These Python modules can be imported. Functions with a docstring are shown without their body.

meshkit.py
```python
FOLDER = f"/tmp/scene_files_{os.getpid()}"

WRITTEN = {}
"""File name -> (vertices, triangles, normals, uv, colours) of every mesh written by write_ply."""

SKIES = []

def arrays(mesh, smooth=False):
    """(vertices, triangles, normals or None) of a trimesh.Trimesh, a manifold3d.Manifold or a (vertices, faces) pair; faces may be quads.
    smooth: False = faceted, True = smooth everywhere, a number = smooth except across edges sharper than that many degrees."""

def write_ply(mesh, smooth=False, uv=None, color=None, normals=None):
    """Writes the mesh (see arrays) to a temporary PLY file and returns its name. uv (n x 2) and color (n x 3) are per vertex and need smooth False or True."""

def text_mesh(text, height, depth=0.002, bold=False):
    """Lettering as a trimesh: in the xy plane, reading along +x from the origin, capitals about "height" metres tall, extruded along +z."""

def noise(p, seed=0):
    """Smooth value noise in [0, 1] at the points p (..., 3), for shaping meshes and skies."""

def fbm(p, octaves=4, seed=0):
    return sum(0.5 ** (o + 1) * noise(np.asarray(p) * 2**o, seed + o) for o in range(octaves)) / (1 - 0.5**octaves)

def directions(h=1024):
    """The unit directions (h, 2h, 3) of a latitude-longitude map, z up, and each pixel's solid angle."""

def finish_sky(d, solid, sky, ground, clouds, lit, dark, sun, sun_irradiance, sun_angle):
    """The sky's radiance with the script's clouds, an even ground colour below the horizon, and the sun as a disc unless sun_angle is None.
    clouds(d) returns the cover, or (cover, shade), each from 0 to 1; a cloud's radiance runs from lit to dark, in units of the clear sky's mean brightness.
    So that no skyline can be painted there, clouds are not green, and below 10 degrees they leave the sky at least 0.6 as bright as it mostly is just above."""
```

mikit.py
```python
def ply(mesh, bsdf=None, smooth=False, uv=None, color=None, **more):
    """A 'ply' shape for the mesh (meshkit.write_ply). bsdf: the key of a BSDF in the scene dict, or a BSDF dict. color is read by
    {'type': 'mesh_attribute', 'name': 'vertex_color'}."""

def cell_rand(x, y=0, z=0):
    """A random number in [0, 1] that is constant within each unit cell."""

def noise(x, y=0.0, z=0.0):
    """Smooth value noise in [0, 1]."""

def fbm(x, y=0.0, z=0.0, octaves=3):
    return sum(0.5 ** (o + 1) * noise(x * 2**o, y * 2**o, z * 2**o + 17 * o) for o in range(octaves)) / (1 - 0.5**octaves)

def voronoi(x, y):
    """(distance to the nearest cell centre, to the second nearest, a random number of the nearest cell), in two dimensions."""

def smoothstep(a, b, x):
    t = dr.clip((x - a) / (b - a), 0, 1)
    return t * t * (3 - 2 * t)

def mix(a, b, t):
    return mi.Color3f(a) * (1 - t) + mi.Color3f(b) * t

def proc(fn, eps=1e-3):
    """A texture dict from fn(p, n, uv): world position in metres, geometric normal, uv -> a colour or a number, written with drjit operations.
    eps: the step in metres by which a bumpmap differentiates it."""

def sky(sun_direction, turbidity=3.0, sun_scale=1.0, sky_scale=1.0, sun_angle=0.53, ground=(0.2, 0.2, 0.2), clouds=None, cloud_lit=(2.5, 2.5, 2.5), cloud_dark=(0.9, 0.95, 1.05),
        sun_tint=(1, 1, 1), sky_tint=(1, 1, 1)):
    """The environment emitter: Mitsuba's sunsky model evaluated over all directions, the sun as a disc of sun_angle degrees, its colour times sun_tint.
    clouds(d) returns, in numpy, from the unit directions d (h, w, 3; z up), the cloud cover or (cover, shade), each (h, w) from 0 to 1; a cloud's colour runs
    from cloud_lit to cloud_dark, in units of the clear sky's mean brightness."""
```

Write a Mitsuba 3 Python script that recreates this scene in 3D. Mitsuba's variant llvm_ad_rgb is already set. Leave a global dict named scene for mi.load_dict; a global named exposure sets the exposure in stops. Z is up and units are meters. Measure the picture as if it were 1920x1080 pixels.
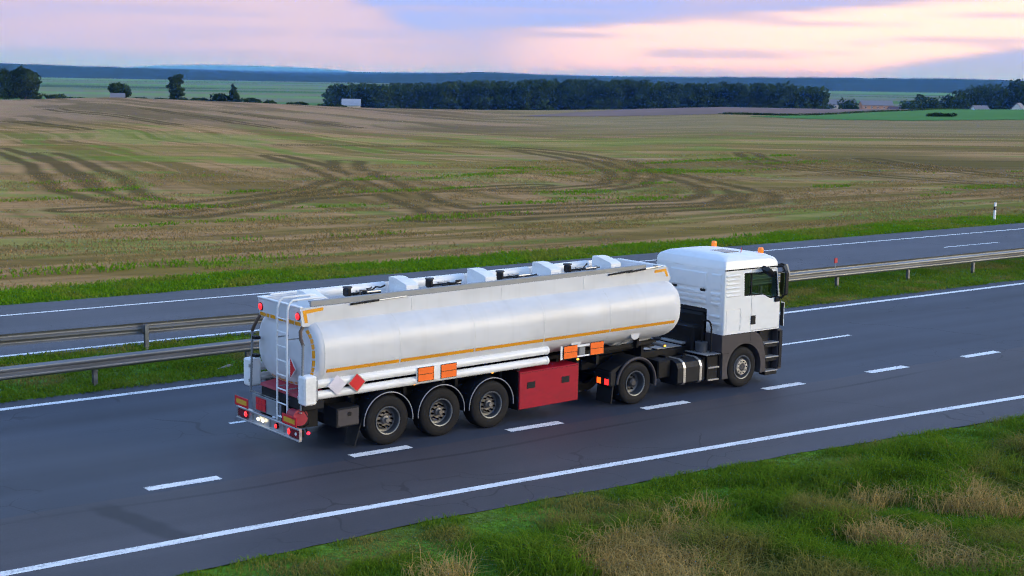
import math, random
import numpy as np, trimesh, manifold3d, drjit as dr
import mitsuba as mi
import mikit, meshkit
from mikit import proc, noise, fbm, smoothstep, mix, cell_rand, voronoi
from manifold3d import Manifold, CrossSection
rng = np.random.default_rng(11)
random.seed(11)
scene, labels = {}, {}
T = mi.ScalarTransform4f
PI = math.pi
# ------------------------------------------------------------------ camera, air, sky, exposure
# world: x along the road (the way the lorry drives), y across it away from the viewpoint, z up; metres
CAM = np.array([-26.778, -25.042, 7.561])
CD = np.array([0.60813, 0.78110, -0.14161])
CU = np.array([0.07374, 0.12203, 0.98978])
FW = np.array([0.61432, 0.78905]); RT = np.array([0.78905, -0.61432])   # level look direction and its right
HAZE = True
scene['haze_air'] = {'type': 'homogeneous', 'albedo': {'type': 'rgb', 'value': [0.95, 0.95, 0.95]},
                     'sigma_t': {'type': 'rgb', 'value': [1.0e-5, 3.4e-5, 1.15e-4]}}
scene['camera'] = {'type': 'perspective', 'fov': 2 * math.degrees(math.atan(960 / 2804.35)), 'fov_axis': 'x', 'near_clip': 0.5, 'far_clip': 60000.0,
                   'to_world': T().look_at(origin=CAM.tolist(), target=(CAM + CD).tolist(), up=CU.tolist()),
                   'medium': {'type': 'ref', 'id': 'haze_air'}}
exposure = 4.15

def sstep(a, b, x):
    t = np.clip((x - a) / (b - a), 0, 1); return t * t * (3 - 2 * t)

def sky_clouds(d):
    az = (52.1 - np.degrees(np.arctan2(d[..., 1], d[..., 0])) + 180) % 360 - 180   # degrees to the right of the open field
    el = np.degrees(np.arcsin(d[..., 2]))
    q = np.stack([d[..., 0] * 9.2, d[..., 1] * 9.2, el * 0.9], -1)
    w1 = meshkit.fbm(q, 4, 3) - 0.5
    w2 = meshkit.fbm(q * np.array([0.6, 0.6, 2.2]) + 7, 4, 9) - 0.5
    w3 = meshkit.fbm(np.stack([d[..., 0] * 3, d[..., 1] * 3, el * 0.16], -1), 4, 21) - 0.5
    w4 = meshkit.fbm(np.stack([d[..., 0] * 7, d[..., 1] * 7, el * 3.4], -1) + 31, 4, 14) - 0.5
    a = az + 2.2 * w1 + 5.0 * w2 * sstep(1.6, 0.2, el); e = el + 0.5 * w2
    day = 0.5 + 0.5 * np.cos(np.radians(az - 80))                                   # 1 towards the sunset glow, 0 opposite
    base = 0.86 - 0.30 * day
    seen = np.interp(a, [-60, -25, -19, -9, -5.5, -1.5, 0.5, 4, 12, 30, 75, 130], [0.88, 0.76, 0.70, 0.60, 0.62, 0.74, 0.48, 0.24, 0.05, 0.06, 0.15, 0.55])
    base = np.where((a > -60) & (a < 130), seen, base)
    base = base + 0.42 * sstep(0.9, 0.0, e) * sstep(-3, -17, a) + 0.22 * sstep(0.8, 0.1, e) * sstep(-2, 5, a)   # violet towards the horizon
    lower = 1.62 + 0.085 * (a - 1.0)
    wedge = sstep(-6.6, -3.6, a + 1.9 * (el - 2.0)) * sstep(lower - 0.22, lower + 0.22, e) * sstep(60, 25, a)   # stratus bank, wedge shaped
    bank = sstep(-0.25, 0.25, 0.42 + 0.16 * (a - 13) - e) * sstep(9, 15, a) * sstep(40, 25, a)                  # low bank at the right
    streak = (0.22 + 0.28 * sstep(-4, 2, az)) * sstep(0.03, 0.18, w4 + 0.15 * w1) * sstep(0.15, 0.5, e)
    shade = np.maximum(np.maximum(base + streak * (0.35 + 0.65 * (1 - base)), wedge * (0.92 - 0.55 * np.clip(w4 + 0.05, 0, 0.4) + 0.5 * np.clip(w1, -.2, .2))), 0.95 * bank)
    shade = shade + 0.22 * sstep(-6, -18, az) * sstep(1.6, 0.0, el) * (1 - wedge)
    up = sstep(4, 11, el)
    shade = shade * (1 - up) + up * (0.95 - 0.35 * day + 1.0 * w3)
    cover = (1 - up) + up * np.clip(0.45 + 1.5 * w3, 0, 1) * sstep(55, 18, el)
    return np.clip(cover, 0, 1), np.clip(shade, 0, 1)

SUN_AZ, SUN_EL = math.radians(-48), math.radians(15)
scene['sky'] = mikit.sky([math.cos(SUN_EL) * math.cos(SUN_AZ), math.cos(SUN_EL) * math.sin(SUN_AZ), math.sin(SUN_EL)], turbidity=3, sun_scale=0.095, sun_angle=24, sun_tint=(0.84, 1.0, 1.32),
                         sky_tint=(0.95, 1.02, 1.2), clouds=sky_clouds, cloud_lit=(1.36, 0.92, 0.74), cloud_dark=(0.27, 0.335, 0.69), ground=(0.12, 0.12, 0.08))

# ------------------------------------------------------------------ helpers
def add(name, mesh, bsdf, parent=None, smooth=30, label=None, to_world=None, emit=None, **kw):
    base = (parent + '__' if parent else '') + name
    key, n = base, 0
    while key in scene or key in labels:
        n += 1; key = f'{base}_{n:03d}'
    s = mikit.ply(mesh, bsdf, smooth=smooth, **kw) if not isinstance(mesh, dict) else dict(mesh)
    if to_world is not None: s['to_world'] = to_world
    if emit is not None: s['emitter'] = {'type': 'area', 'radiance': {'type': 'rgb', 'value': list(emit)}}
    scene[key] = s
    if label: labels[key] = {'label': label}
    return key
def thing(name, label, cat, group=None):
    key, n = name, 0
    while key in labels or key in scene:
        n += 1; key = f'{name}_{n:03d}'
    labels[key] = {'label': label, 'category': cat}
    if group: labels[key]['group'] = group
    return key
def tag(key, label, cat=None, group=None, kind=None):
    labels[key] = {'label': label}
    if cat: labels[key]['category'] = cat
    if group: labels[key]['group'] = group
    if kind: labels[key]['kind'] = kind
    return key
def tm(m):
    if isinstance(m, Manifold):
        g = m.to_mesh(); return trimesh.Trimesh(np.array(g.vert_properties[:, :3], float), np.array(g.tri_verts), process=False)
    return m
def cat(*ms): return trimesh.util.concatenate([tm(m) for m in ms])
def mbox(x0, x1, y0, y1, z0, z1, r=0.0):
    if r <= 0: return Manifold.cube([x1 - x0, y1 - y0, z1 - z0]).translate([x0, y0, z0])
    r = min(r, (x1 - x0) / 2.2, (y1 - y0) / 2.2, (z1 - z0) / 2.2)
    pts = []
    for x, sx in ((x0, 1), (x1, -1)):
        for y, sy in ((y0, 1), (y1, -1)):
            for z, sz in ((z0, 1), (z1, -1)):
                pts += [[x + sx * r, y + sy * r, z], [x + sx * r, y, z + sz * r], [x, y + sy * r, z + sz * r]]
    return Manifold.hull_points(np.array(pts))
def hull(pts): return Manifold.hull_points(np.array(pts, float))
def prism_y(poly, y0, y1):      # polygon in (x, z)
    return Manifold.extrude(CrossSection([np.array(poly, float)], manifold3d.FillRule.NonZero), y1 - y0).transform(np.array([[1, 0, 0, 0], [0, 0, 1, y0], [0, 1, 0, 0.0]]))
def prism_x(poly, x0, x1):      # polygon in (y, z)
    return Manifold.extrude(CrossSection([np.array(poly, float)], manifold3d.FillRule.NonZero), x1 - x0).transform(np.array([[0, 0, 1, x0], [1, 0, 0, 0], [0, 1, 0, 0.0]]))
def tube(pts, r, n=8, cap=True):
    pts = np.array(pts, float); rr = np.broadcast_to(np.asarray(r, float), len(pts))
    d = np.gradient(pts, axis=0); d /= np.linalg.norm(d, axis=1)[:, None] + 1e-12
    ref = np.array([0, 0, 1.0]) if abs(d[0, 2]) < 0.9 else np.array([1.0, 0, 0])
    V = []
    for i in range(len(pts)):
        a = np.cross(ref, d[i]); 
        if np.linalg.norm(a) < 1e-3: a = np.cross([0, 1.0, 0], d[i])
        a /= np.linalg.norm(a); b = np.cross(d[i], a); ref = b
        th = np.arange(n) * 2 * PI / n
        V.append(pts[i] + rr[i] * (np.cos(th)[:, None] * a + np.sin(th)[:, None] * b))
    V = np.vstack(V); F = []
    for i in range(len(pts) - 1):
        for k in range(n):
            p, q = i * n + k, i * n + (k + 1) % n
            F += [[p, q, q + n], [p, q + n, p + n]]
    if cap:
        c0, c1 = len(V), len(V) + 1; V = np.vstack([V, pts[0], pts[-1]]); m = (len(pts) - 1) * n
        for k in range(n): F += [[c0, (k + 1) % n, k], [c1, m + k, m + (k + 1) % n]]
    return trimesh.Trimesh(V, np.array(F), process=False)
def arc(c, r, a0, a1, n, y):     # points of an arc in the x-z plane (degrees)
    return [[c[0] + r * math.cos(math.radians(a)), y, c[1] + r * math.sin(math.radians(a))] for a in np.linspace(a0, a1, n)]
def lathe_y(profile, n=40):      # (radius, y) about the y axis through the origin
    P = np.array(profile, float); th = np.arange(n) * 2 * PI / n
    V = np.stack([np.outer(P[:, 0], np.cos(th)), np.repeat(P[:, 1][:, None], n, 1), np.outer(P[:, 0], np.sin(th))], -1).reshape(-1, 3); F = []
    for i in range(len(P) - 1):
        for k in range(n):
            a, b = i * n + k, i * n + (k + 1) % n
            F += [[a, b, b + n], [a, b + n, a + n]]
    return trimesh.Trimesh(V, np.array(F), process=False)
def cyl(p0, p1, r, n=16): return tube([p0, p1], r, n)
def up(m):
    if m.face_normals[:, 2].mean() < 0: m.faces = m.faces[:, ::-1]
    return trimesh.Trimesh(m.vertices, m.faces, process=False)
def grid(V, nr, nc, uv=None):
    i = np.arange(nr - 1)[:, None] * nc + np.arange(nc - 1)[None]
    F = np.concatenate([np.stack([i, i + 1, i + nc + 1], -1).reshape(-1, 3), np.stack([i, i + nc + 1, i + nc], -1).reshape(-1, 3)])
    return trimesh.Trimesh(np.asarray(V).reshape(-1, 3), F, process=False)
def rot_box(m, deg, axis, c):    # rotate a Manifold about a point
    r = [0, 0, 0]; r['xyz'.index(axis)] = deg
    return m.translate([-c[0], -c[1], -c[2]]).rotate(r).translate(list(c))
def sphere(c, r, n=2, s=(1, 1, 1)):
    m = trimesh.creation.icosphere(n, r); m.vertices = m.vertices * s + np.array(c); return m

# ------------------------------------------------------------------ materials
def rgb(c): return {'type': 'rgb', 'value': list(c)}
def M(name, color, rough=0.5, metal=0.0, coat=0.0, spec=0.5, two=False):
    b = {'type': 'principled', 'base_color': rgb(color) if not isinstance(color, dict) else color, 'roughness': rough, 'metallic': metal, 'specular': spec}
    if coat: b['clearcoat'] = coat; b['clearcoat_gloss'] = 0.92
    scene[name] = {'type': 'twosided', 'b': b} if two else b
    return name
def dirt(base, dust, amt, sc=1.4, lo=0.42, hi=0.8):
    base, dust = tuple(base), tuple(dust)
    def fn(p, n, uv):
        a = fbm(p.x * sc * 0.35, p.y * sc, p.z * sc, 4)
        b = fbm(p.x * sc * 6, p.y * sc * 9, p.z * sc * 9, 2)
        return mix(base, dust, dr.clip(smoothstep(lo, hi, a * 0.75 + b * 0.25) * amt, 0, 1))
    return proc(fn)
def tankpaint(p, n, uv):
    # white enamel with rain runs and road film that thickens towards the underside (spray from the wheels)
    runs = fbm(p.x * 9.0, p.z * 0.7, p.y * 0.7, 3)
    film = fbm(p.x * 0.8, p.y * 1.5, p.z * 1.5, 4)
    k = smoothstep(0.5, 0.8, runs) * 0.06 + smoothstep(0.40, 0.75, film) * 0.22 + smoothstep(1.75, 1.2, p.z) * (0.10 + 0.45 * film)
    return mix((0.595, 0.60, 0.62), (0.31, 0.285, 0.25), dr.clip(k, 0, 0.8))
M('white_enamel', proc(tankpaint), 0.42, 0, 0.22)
M('white_paint', dirt((0.74, 0.745, 0.75), (0.50, 0.48, 0.46), 0.35), 0.3, 0, 0.6)
M('white_plain', dirt((0.78, 0.78, 0.77), (0.45, 0.43, 0.4), 0.45, 3), 0.45)
M('black_plastic', dirt((0.008, 0.009, 0.012), (0.019, 0.0185, 0.019), 0.5, 2), 0.55, spec=0.22)
M('black_steel', dirt((0.005, 0.005, 0.006), (0.014, 0.013, 0.013), 0.5, 2), 0.6, spec=0.22)
M('dark_grey_plastic', dirt((0.050, 0.043, 0.047), (0.078, 0.069, 0.067), 0.5, 2), 0.55, spec=0.3)
M('gap_black', (0.01, 0.01, 0.01), 0.9)
M('rubber', dirt((0.010, 0.0097, 0.010), (0.022, 0.020, 0.020), 0.55, 3), 0.75, spec=0.22)
M('rim_steel', dirt((0.085, 0.09, 0.10), (0.04, 0.037, 0.035), 0.7, 5), 0.42, 0.4)
M('rim_dark', dirt((0.045, 0.045, 0.05), (0.09, 0.08, 0.07), 0.5, 5), 0.5, 0.3)
M('steel', dirt((0.52, 0.52, 0.52), (0.25, 0.23, 0.2), 0.5, 4), 0.35, 0.8)
M('galvanised', proc(lambda p, n, uv: mix((0.25, 0.255, 0.265), (0.14, 0.138, 0.135), smoothstep(0.35, 0.75, fbm(p.x * 0.6, p.y * 3, p.z * 9, 4)) * 0.8 + 0.2 * noise(p.x * 30, p.y * 30, p.z * 30))), 0.45, 0.55, two=True)
M('grey_paint', dirt((0.20, 0.21, 0.22), (0.13, 0.125, 0.12), 0.5, 3), 0.5)
M('rail_grey', dirt((0.27, 0.28, 0.30), (0.16, 0.16, 0.16), 0.5, 3), 0.45, 0.3)
M('rail_red', (0.45, 0.03, 0.04), 0.5)
M('grey_dark', (0.05, 0.055, 0.065), 0.5)
M('plate_alu', dirt((0.40, 0.41, 0.42), (0.2, 0.19, 0.18), 0.5, 4), 0.4, 0.6)
M('red_box', dirt((0.34, 0.006, 0.022), (0.20, 0.012, 0.02), 0.6, 2), 0.5, spec=0.25)
M('red_cover', dirt((0.30, 0.018, 0.035), (0.17, 0.06, 0.06), 0.7, 4), 0.6)
M('orange_plate', dirt((0.92, 0.15, 0.008), (0.7, 0.12, 0.02), 0.4, 6), 0.4)
M('orange_tape', dirt((0.72, 0.30, 0.008), (0.5, 0.22, 0.03), 0.5, 6), 0.4, two=True)
M('yellow_board', (0.62, 0.33, 0.02), 0.4)
M('red_plate', dirt((0.62, 0.015, 0.02), (0.4, 0.02, 0.02), 0.4, 6), 0.4)
M('lilac_plate', dirt((0.66, 0.62, 0.70), (0.5, 0.48, 0.5), 0.4, 6), 0.45)
M('brown_hose', dirt((0.09, 0.055, 0.035), (0.03, 0.025, 0.02), 0.7, 8), 0.6)
M('lens_red', (0.16, 0.006, 0.01), 0.15, 0, 0.8)
M('lens_amber', (0.85, 0.22, 0.01), 0.2, 0, 0.8)
M('lens_white', (0.7, 0.7, 0.68), 0.2, 0, 0.8)
M('seat_cloth', (0.03, 0.032, 0.04), 0.9)
M('mirror_glass', (0.75, 0.78, 0.82), 0.05, 1.0)
M('sun_glass', (0.012, 0.012, 0.016), 0.08, 0, 1.0)
scene['window_glass'] = {'type': 'thindielectric', 'int_ior': 1.5, 'specular_transmittance': rgb((0.30, 0.40, 0.36))}
# --- ground
def asphalt(p, n, uv):
    lane = fbm(p.x * 0.05, p.y * 1.1, 1.0, 4)                                  # long worn streaks along the lanes
    blot = fbm(p.x * 0.35, p.y * 0.5, 7.0, 4)
    grain = noise(p.x * 60, p.y * 60, 2.0) * 0.5 + noise(p.x * 170, p.y * 170, 5.0) * 0.5
    wob = 0.06 * (noise(p.x * 0.7, 3.0) - 0.5)
    far = smoothstep(11.0, 12.0, p.y)
    slow = smoothstep(-0.58, -0.50, p.y + wob) * (1 - far)                      # first lane was resurfaced: bluer and darker than the slip lane
    c = mix((0.050, 0.046, 0.054), (0.034, 0.040, 0.057), slow)
    c = mix(c, (0.062, 0.063, 0.078), far)
    c = c * (0.62 + 0.48 * lane + 0.36 * blot) * (0.84 + 0.32 * grain)
    # wheel tracks polished lighter, oil line darker between them
    yy = p.y - 0.95 * wob
    oil = dr.exp(-dr.square((yy - 1.55) / 0.35)) + dr.exp(-dr.square((yy - 5.6) / 0.35)) + 0.7 * dr.exp(-dr.square((yy + 2.3) / 0.4))
    c = c * (1 - 0.30 * oil * smoothstep(0.3, 0.7, lane))
    pol = dr.exp(-dr.square((yy - 0.65) / 0.3)) + dr.exp(-dr.square((yy - 2.5) / 0.3)) + dr.exp(-dr.square((yy - 4.7) / 0.3)) + dr.exp(-dr.square((yy - 6.5) / 0.3))
    c = c * (1 + 0.16 * pol)
    cell = voronoi(p.x * 0.55 + 1.2 * fbm(p.x * 0.8, p.y * 0.8, 3.0, 3), p.y * 0.55 + 1.2 * fbm(p.x * 0.8, p.y * 0.8, 8.0, 3))
    c = c * (1 - 0.42 * smoothstep(0.030, 0.008, cell[1] - cell[0]) * smoothstep(0.50, 0.62, fbm(p.x * 0.10, p.y * 0.3, 77.0, 3)))
    # sealed cracks across and along
    seam = dr.abs(p.x + 0.25 * p.y + 2.2 * (fbm(p.x * 0.2, p.y * 0.5, 4.0, 3) - 0.5) - 12.0 * dr.round((p.x + 0.25 * p.y) / 12.0))
    c = c * (1 - 0.45 * smoothstep(0.05, 0.015, seam) * smoothstep(0.42, 0.6, blot))
    al = dr.abs(p.y + 1.15 + 0.9 * (fbm(p.x * 0.16, 9.0, 0.0, 3) - 0.5))
    c = c * (1 - 0.35 * smoothstep(0.10, 0.02, al) * smoothstep(0.45, 0.62, fbm(p.x * 0.12, 2.0, 3.0, 2)))
    # dark rubber / spill mark across the slip lane near the left edge of view
    t = (p.y + 0.75) / -2.6
    sx = p.x + 16.95 - 0.45 * t
    c = c * (1 - 0.5 * smoothstep(0.34, 0.12, dr.abs(sx + 0.12 * (noise(p.y * 3, 1.0) - 0.5))) * smoothstep(-0.1, 0.15, t) * smoothstep(1.12, 0.95, t))
    return c
def asphalt_bump(p, n, uv): return noise(p.x * 90, p.y * 90, 1.0) * 0.6 + noise(p.x * 220, p.y * 220, 4.0) * 0.4
scene['asphalt'] = {'type': 'bumpmap', 'arbitrary': {'type': 'proc', **{k: v for k, v in proc(asphalt_bump, 2e-3).items() if k != 'type'}}, 'scale': 0.004,
                    'b': {'type': 'principled', 'base_color': proc(asphalt), 'roughness': 0.55, 'specular': 0.3}}
def linepaint(p, n, uv):
    w = fbm(p.x * 3, p.y * 12, 1.0, 4) * 0.6 + noise(p.x * 40, p.y * 40, 3.0) * 0.4
    return mix((0.72, 0.73, 0.74), (0.26, 0.26, 0.28), smoothstep(0.52, 0.78, w) * 0.75)
M('line_paint', proc(linepaint), 0.55)
def grass(p, n, uv):
    a = fbm(p.x * 0.55, p.y * 0.8, 1.0, 4); b = fbm(p.x * 5, p.y * 5, 3.0, 3); c = noise(p.x * 24, p.y * 24, 9.0)
    g = mix((0.06, 0.13, 0.006), (0.10, 0.22, 0.010), smoothstep(0.3, 0.7, b))
    g = mix(g, (0.11, 0.12, 0.025), smoothstep(0.52, 0.75, a) * 0.6)
    return g * (0.65 + 0.5 * c)
M('grass_soil', proc(grass), 0.9, spec=0.2)
def blade_col(k0, k1, k2, dry):
    def fn(p, n, uv):
        a = fbm(p.x * 0.5, p.y * 0.7, 1.0, 4); h = cell_rand(p.x * 40, p.y * 40, 3.0); b = fbm(p.x * 2.2, p.y * 2.2, 5.0, 3)
        g = mix(k0, k1, dr.clip(0.65 * b + 0.45 * h, 0, 1))
        return mix(g, k2, dr.clip(smoothstep(0.50, 0.72, a) * dry + smoothstep(0.90, 0.98, h) * 0.5, 0, 1))
    return proc(fn)
def leafmat(name, tex, trans=0.35, rough=0.7):
    scene[name] = {'type': 'principledthin', 'base_color': tex, 'roughness': rough, 'diff_trans': trans, 'spec_trans': 0.0, 'spec_tint': 0.0}
    return name
leafmat('grass_blade', blade_col((0.070, 0.140, 0.007), (0.160, 0.262, 0.020), (0.25, 0.21, 0.055), 0.9), 0.7)
leafmat('grass_blade_far', blade_col((0.08, 0.18, 0.007), (0.17, 0.33, 0.014), (0.25, 0.24, 0.04), 0.6), 0.7)
leafmat('dry_blade', blade_col((0.30, 0.205, 0.06), (0.55, 0.38, 0.14), (0.20, 0.18, 0.04), 0.35), 0.5)
# centre lines of the tractor's turns on the field, world metres
from scipy.interpolate import PchipInterpolator
TRK = [[[21.7, 115.9], [17.1, 95.0], [10.4, 69.3], [8.7, 57.7], [9.5, 52.2]], [[22.5, 105.8], [15.2, 78.4], [10.9, 61.8], [9.9, 53.1], [11.3, 49.4]],
       [[4.0, 52.4], [8.8, 52.9], [14.2, 55.0], [21.3, 59.2], [27.5, 64.1], [34.6, 71.9]], [[7.2, 47.3], [12.6, 50.6], [21.0, 56.0], [27.5, 56.2], [33.4, 56.0], [38.7, 56.2]],
       [[40.6, 85.7], [33.2, 70.5], [28.8, 58.1], [22.7, 43.5], [22.4, 38.3]], [[39.5, 94.9], [32.6, 74.1], [25.7, 54.7], [20.3, 41.2]],
       [[50, 112], [63, 106], [69.9, 99.6], [68.5, 89.1], [61.0, 73.5], [53.5, 61.6], [45.0, 53.2], [38.6, 50.9], [34.8, 54.3]], [[67.3, 92.7], [60.9, 77.7], [51.9, 62.4], [43.6, 53.9], [38.2, 52.7]],
       [[63.8, 76.6], [53.6, 58.3], [50.0, 48.2], [46.7, 42.1], [39.3, 38.0], [34.4, 37.8], [27.5, 38.4], [23.0, 39.0], [17.9, 39.7]], [[55.0, 61.0], [50.4, 50.7], [45.7, 45.0], [39.0, 41.3], [33.1, 42.1], [27.6, 42.9], [21.2, 43.5]],
       [[83.2, 78.6], [73.5, 64.3], [70.2, 54.4]], [[77.6, 71.2], [69.2, 56.9], [69.6, 51.2], [70.2, 38.6]], [[88.5, 66.9], [80.4, 53.6], [78.4, 44.0]],
       [[45.6, 185.2], [46.3, 174.6], [43.1, 148.4]], [[72.7, 236.2], [64.9, 194.0], [60.4, 160.1]], [[84.2, 225.9], [77.6, 187.3], [70.3, 150.5]], [[94.2, 212.7], [88.1, 176.1], [86.1, 154.8]]]
RUT = []
for P in TRK:
    P = np.array(P, float); l = np.concatenate([[0], np.cumsum(np.linalg.norm(np.diff(P, axis=0), axis=1))])
    q = np.linspace(0, l[-1], max(5, int(l[-1] / 5.5))); C = np.stack([PchipInterpolator(l, P[:, k])(q) for k in (0, 1)], -1)
    RUT += [(C[i], C[i + 1]) for i in range(len(C) - 1)]
def rut_distance(x, y):
    d = mi.Float(1e6)
    for a, c in RUT:
        ex, ey = float(c[0] - a[0]), float(c[1] - a[1]); L2 = ex * ex + ey * ey
        px, py = x - float(a[0]), y - float(a[1])
        h = dr.clip((px * ex + py * ey) * (1 / L2), 0, 1)
        qx, qy = px - ex * h, py - ey * h
        d = dr.minimum(d, qx * qx + qy * qy)
    return dr.sqrt(d)
def field_col(p, n, uv):
    u = (p.x - CAM[0]) * RT[0] + (p.y - CAM[1]) * RT[1]; v = (p.x - CAM[0]) * FW[0] + (p.y - CAM[1]) * FW[1]
    wob = fbm(p.x * 0.02, p.y * 0.02, 2.0, 3) - 0.5
    c_ = p.x * 0.985 - p.y * 0.17 + 14 * wob; l_ = p.x * 0.17 + p.y * 0.985          # passes of the plough, square to the road
    a_ = p.y + 6 * wob; b_ = p.x                                                      # headland passes, along the road
    head = smoothstep(52, 38, p.y + 5 * wob)
    wv = v + 6 * wob
    rowA = 0.55 * fbm(c_ * 0.17, l_ * 0.014, 1.0, 3) + 0.45 * fbm(c_ * 1.1, l_ * 0.03, 81.0, 2); rowB = fbm(b_ * 0.022, a_ * 0.55, 1.5, 4); rowC = fbm(u * 0.018, wv * 0.30, 5.0, 4)
    across = smoothstep(60, 20, u + 0.15 * v) 
    row = dr.lerp(dr.lerp(rowC, rowA, across * 0.75), rowB, head)
    fine = fbm(u * 0.22, wv * 1.6, 8.0, 3)
    big = fbm(p.x * 0.014, p.y * 0.014, 4.0, 3)
    c = mix((0.345, 0.222, 0.100), (0.165, 0.116, 0.030), smoothstep(0.40, 0.60, row))
    c = mix(c, (0.385, 0.255, 0.145), smoothstep(0.56, 0.74, rowC * 0.6 + big * 0.4) * 0.7)
    c = mix(c, (0.165, 0.138, 0.020), smoothstep(0.46, 0.66, 0.55 * fbm(u * 0.03, wv * 0.22, 12.0, 3) + 0.45 * big) * 0.75)            # olive stubble
    brown = smoothstep(175, 215, v + 0.10 * u) * smoothstep(45, -10, u + 0.1 * v - 20)                                                # bare brown slope, upper left
    c = mix(c, mix((0.27, 0.185, 0.115), (0.135, 0.098, 0.050), smoothstep(0.40, 0.62, fbm(c_ * 0.22, l_ * 0.02, 33.0, 3))), brown * 0.85)
    dark = smoothstep(0.46, 0.62, fbm(p.x * 0.045, p.y * 0.09, 41.0, 3)) * dr.exp(-dr.square((p.x - 84) / 24.0) - dr.square((p.y - 60) / 22.0))
    c = mix(c, (0.105, 0.080, 0.022), dark * 0.8)
    k = smoothstep(0.61, 0.69, fbm(u * 0.10, wv * 0.24, 21.0, 4)) * smoothstep(0.38, 0.6, fbm(u * 0.012, v * 0.02, 30.0, 2)) * (1 - 0.7 * brown)
    kr = smoothstep(0.60, 0.67, fbm(c_ * 0.30, l_ * 0.055, 91.0, 3)) * across * (1 - head) * (1 - brown)
    k = dr.maximum(k, kr)
    k = dr.maximum(k, smoothstep(0.42, 0.58, fbm(u * 0.04, wv * 0.30, 25.0, 3)) * dr.exp(-dr.square((v - 172 - 0.10 * u) / 11.0)) * smoothstep(75, 20, dr.abs(u + 10)) * 0.9)
    k = dr.maximum(k, smoothstep(0.47, 0.6, fbm(u * 0.09, wv * 0.5, 25.0, 3)) * dr.exp(-dr.square((v - 96) / 7.0)) * dr.exp(-dr.square((u - 30) / 12.0)) * 0.9)
    k = dr.maximum(k, smoothstep(0.55, 0.66, fbm(b_ * 0.07, a_ * 0.55, 28.0, 3)) * smoothstep(38.0, 30.0, p.y) * 0.75)
    c = mix(c, (0.100, 0.235, 0.016), dr.clip(k, 0, 1) * 0.42)
    grey = smoothstep(165, 225, v) * smoothstep(10, 40, u + 0.12 * v - 12)                                                             # pale even stubble beyond, to the right
    c = mix(c, mix((0.24, 0.185, 0.11), (0.165, 0.150, 0.060), rowC), grey * 0.8)
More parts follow.
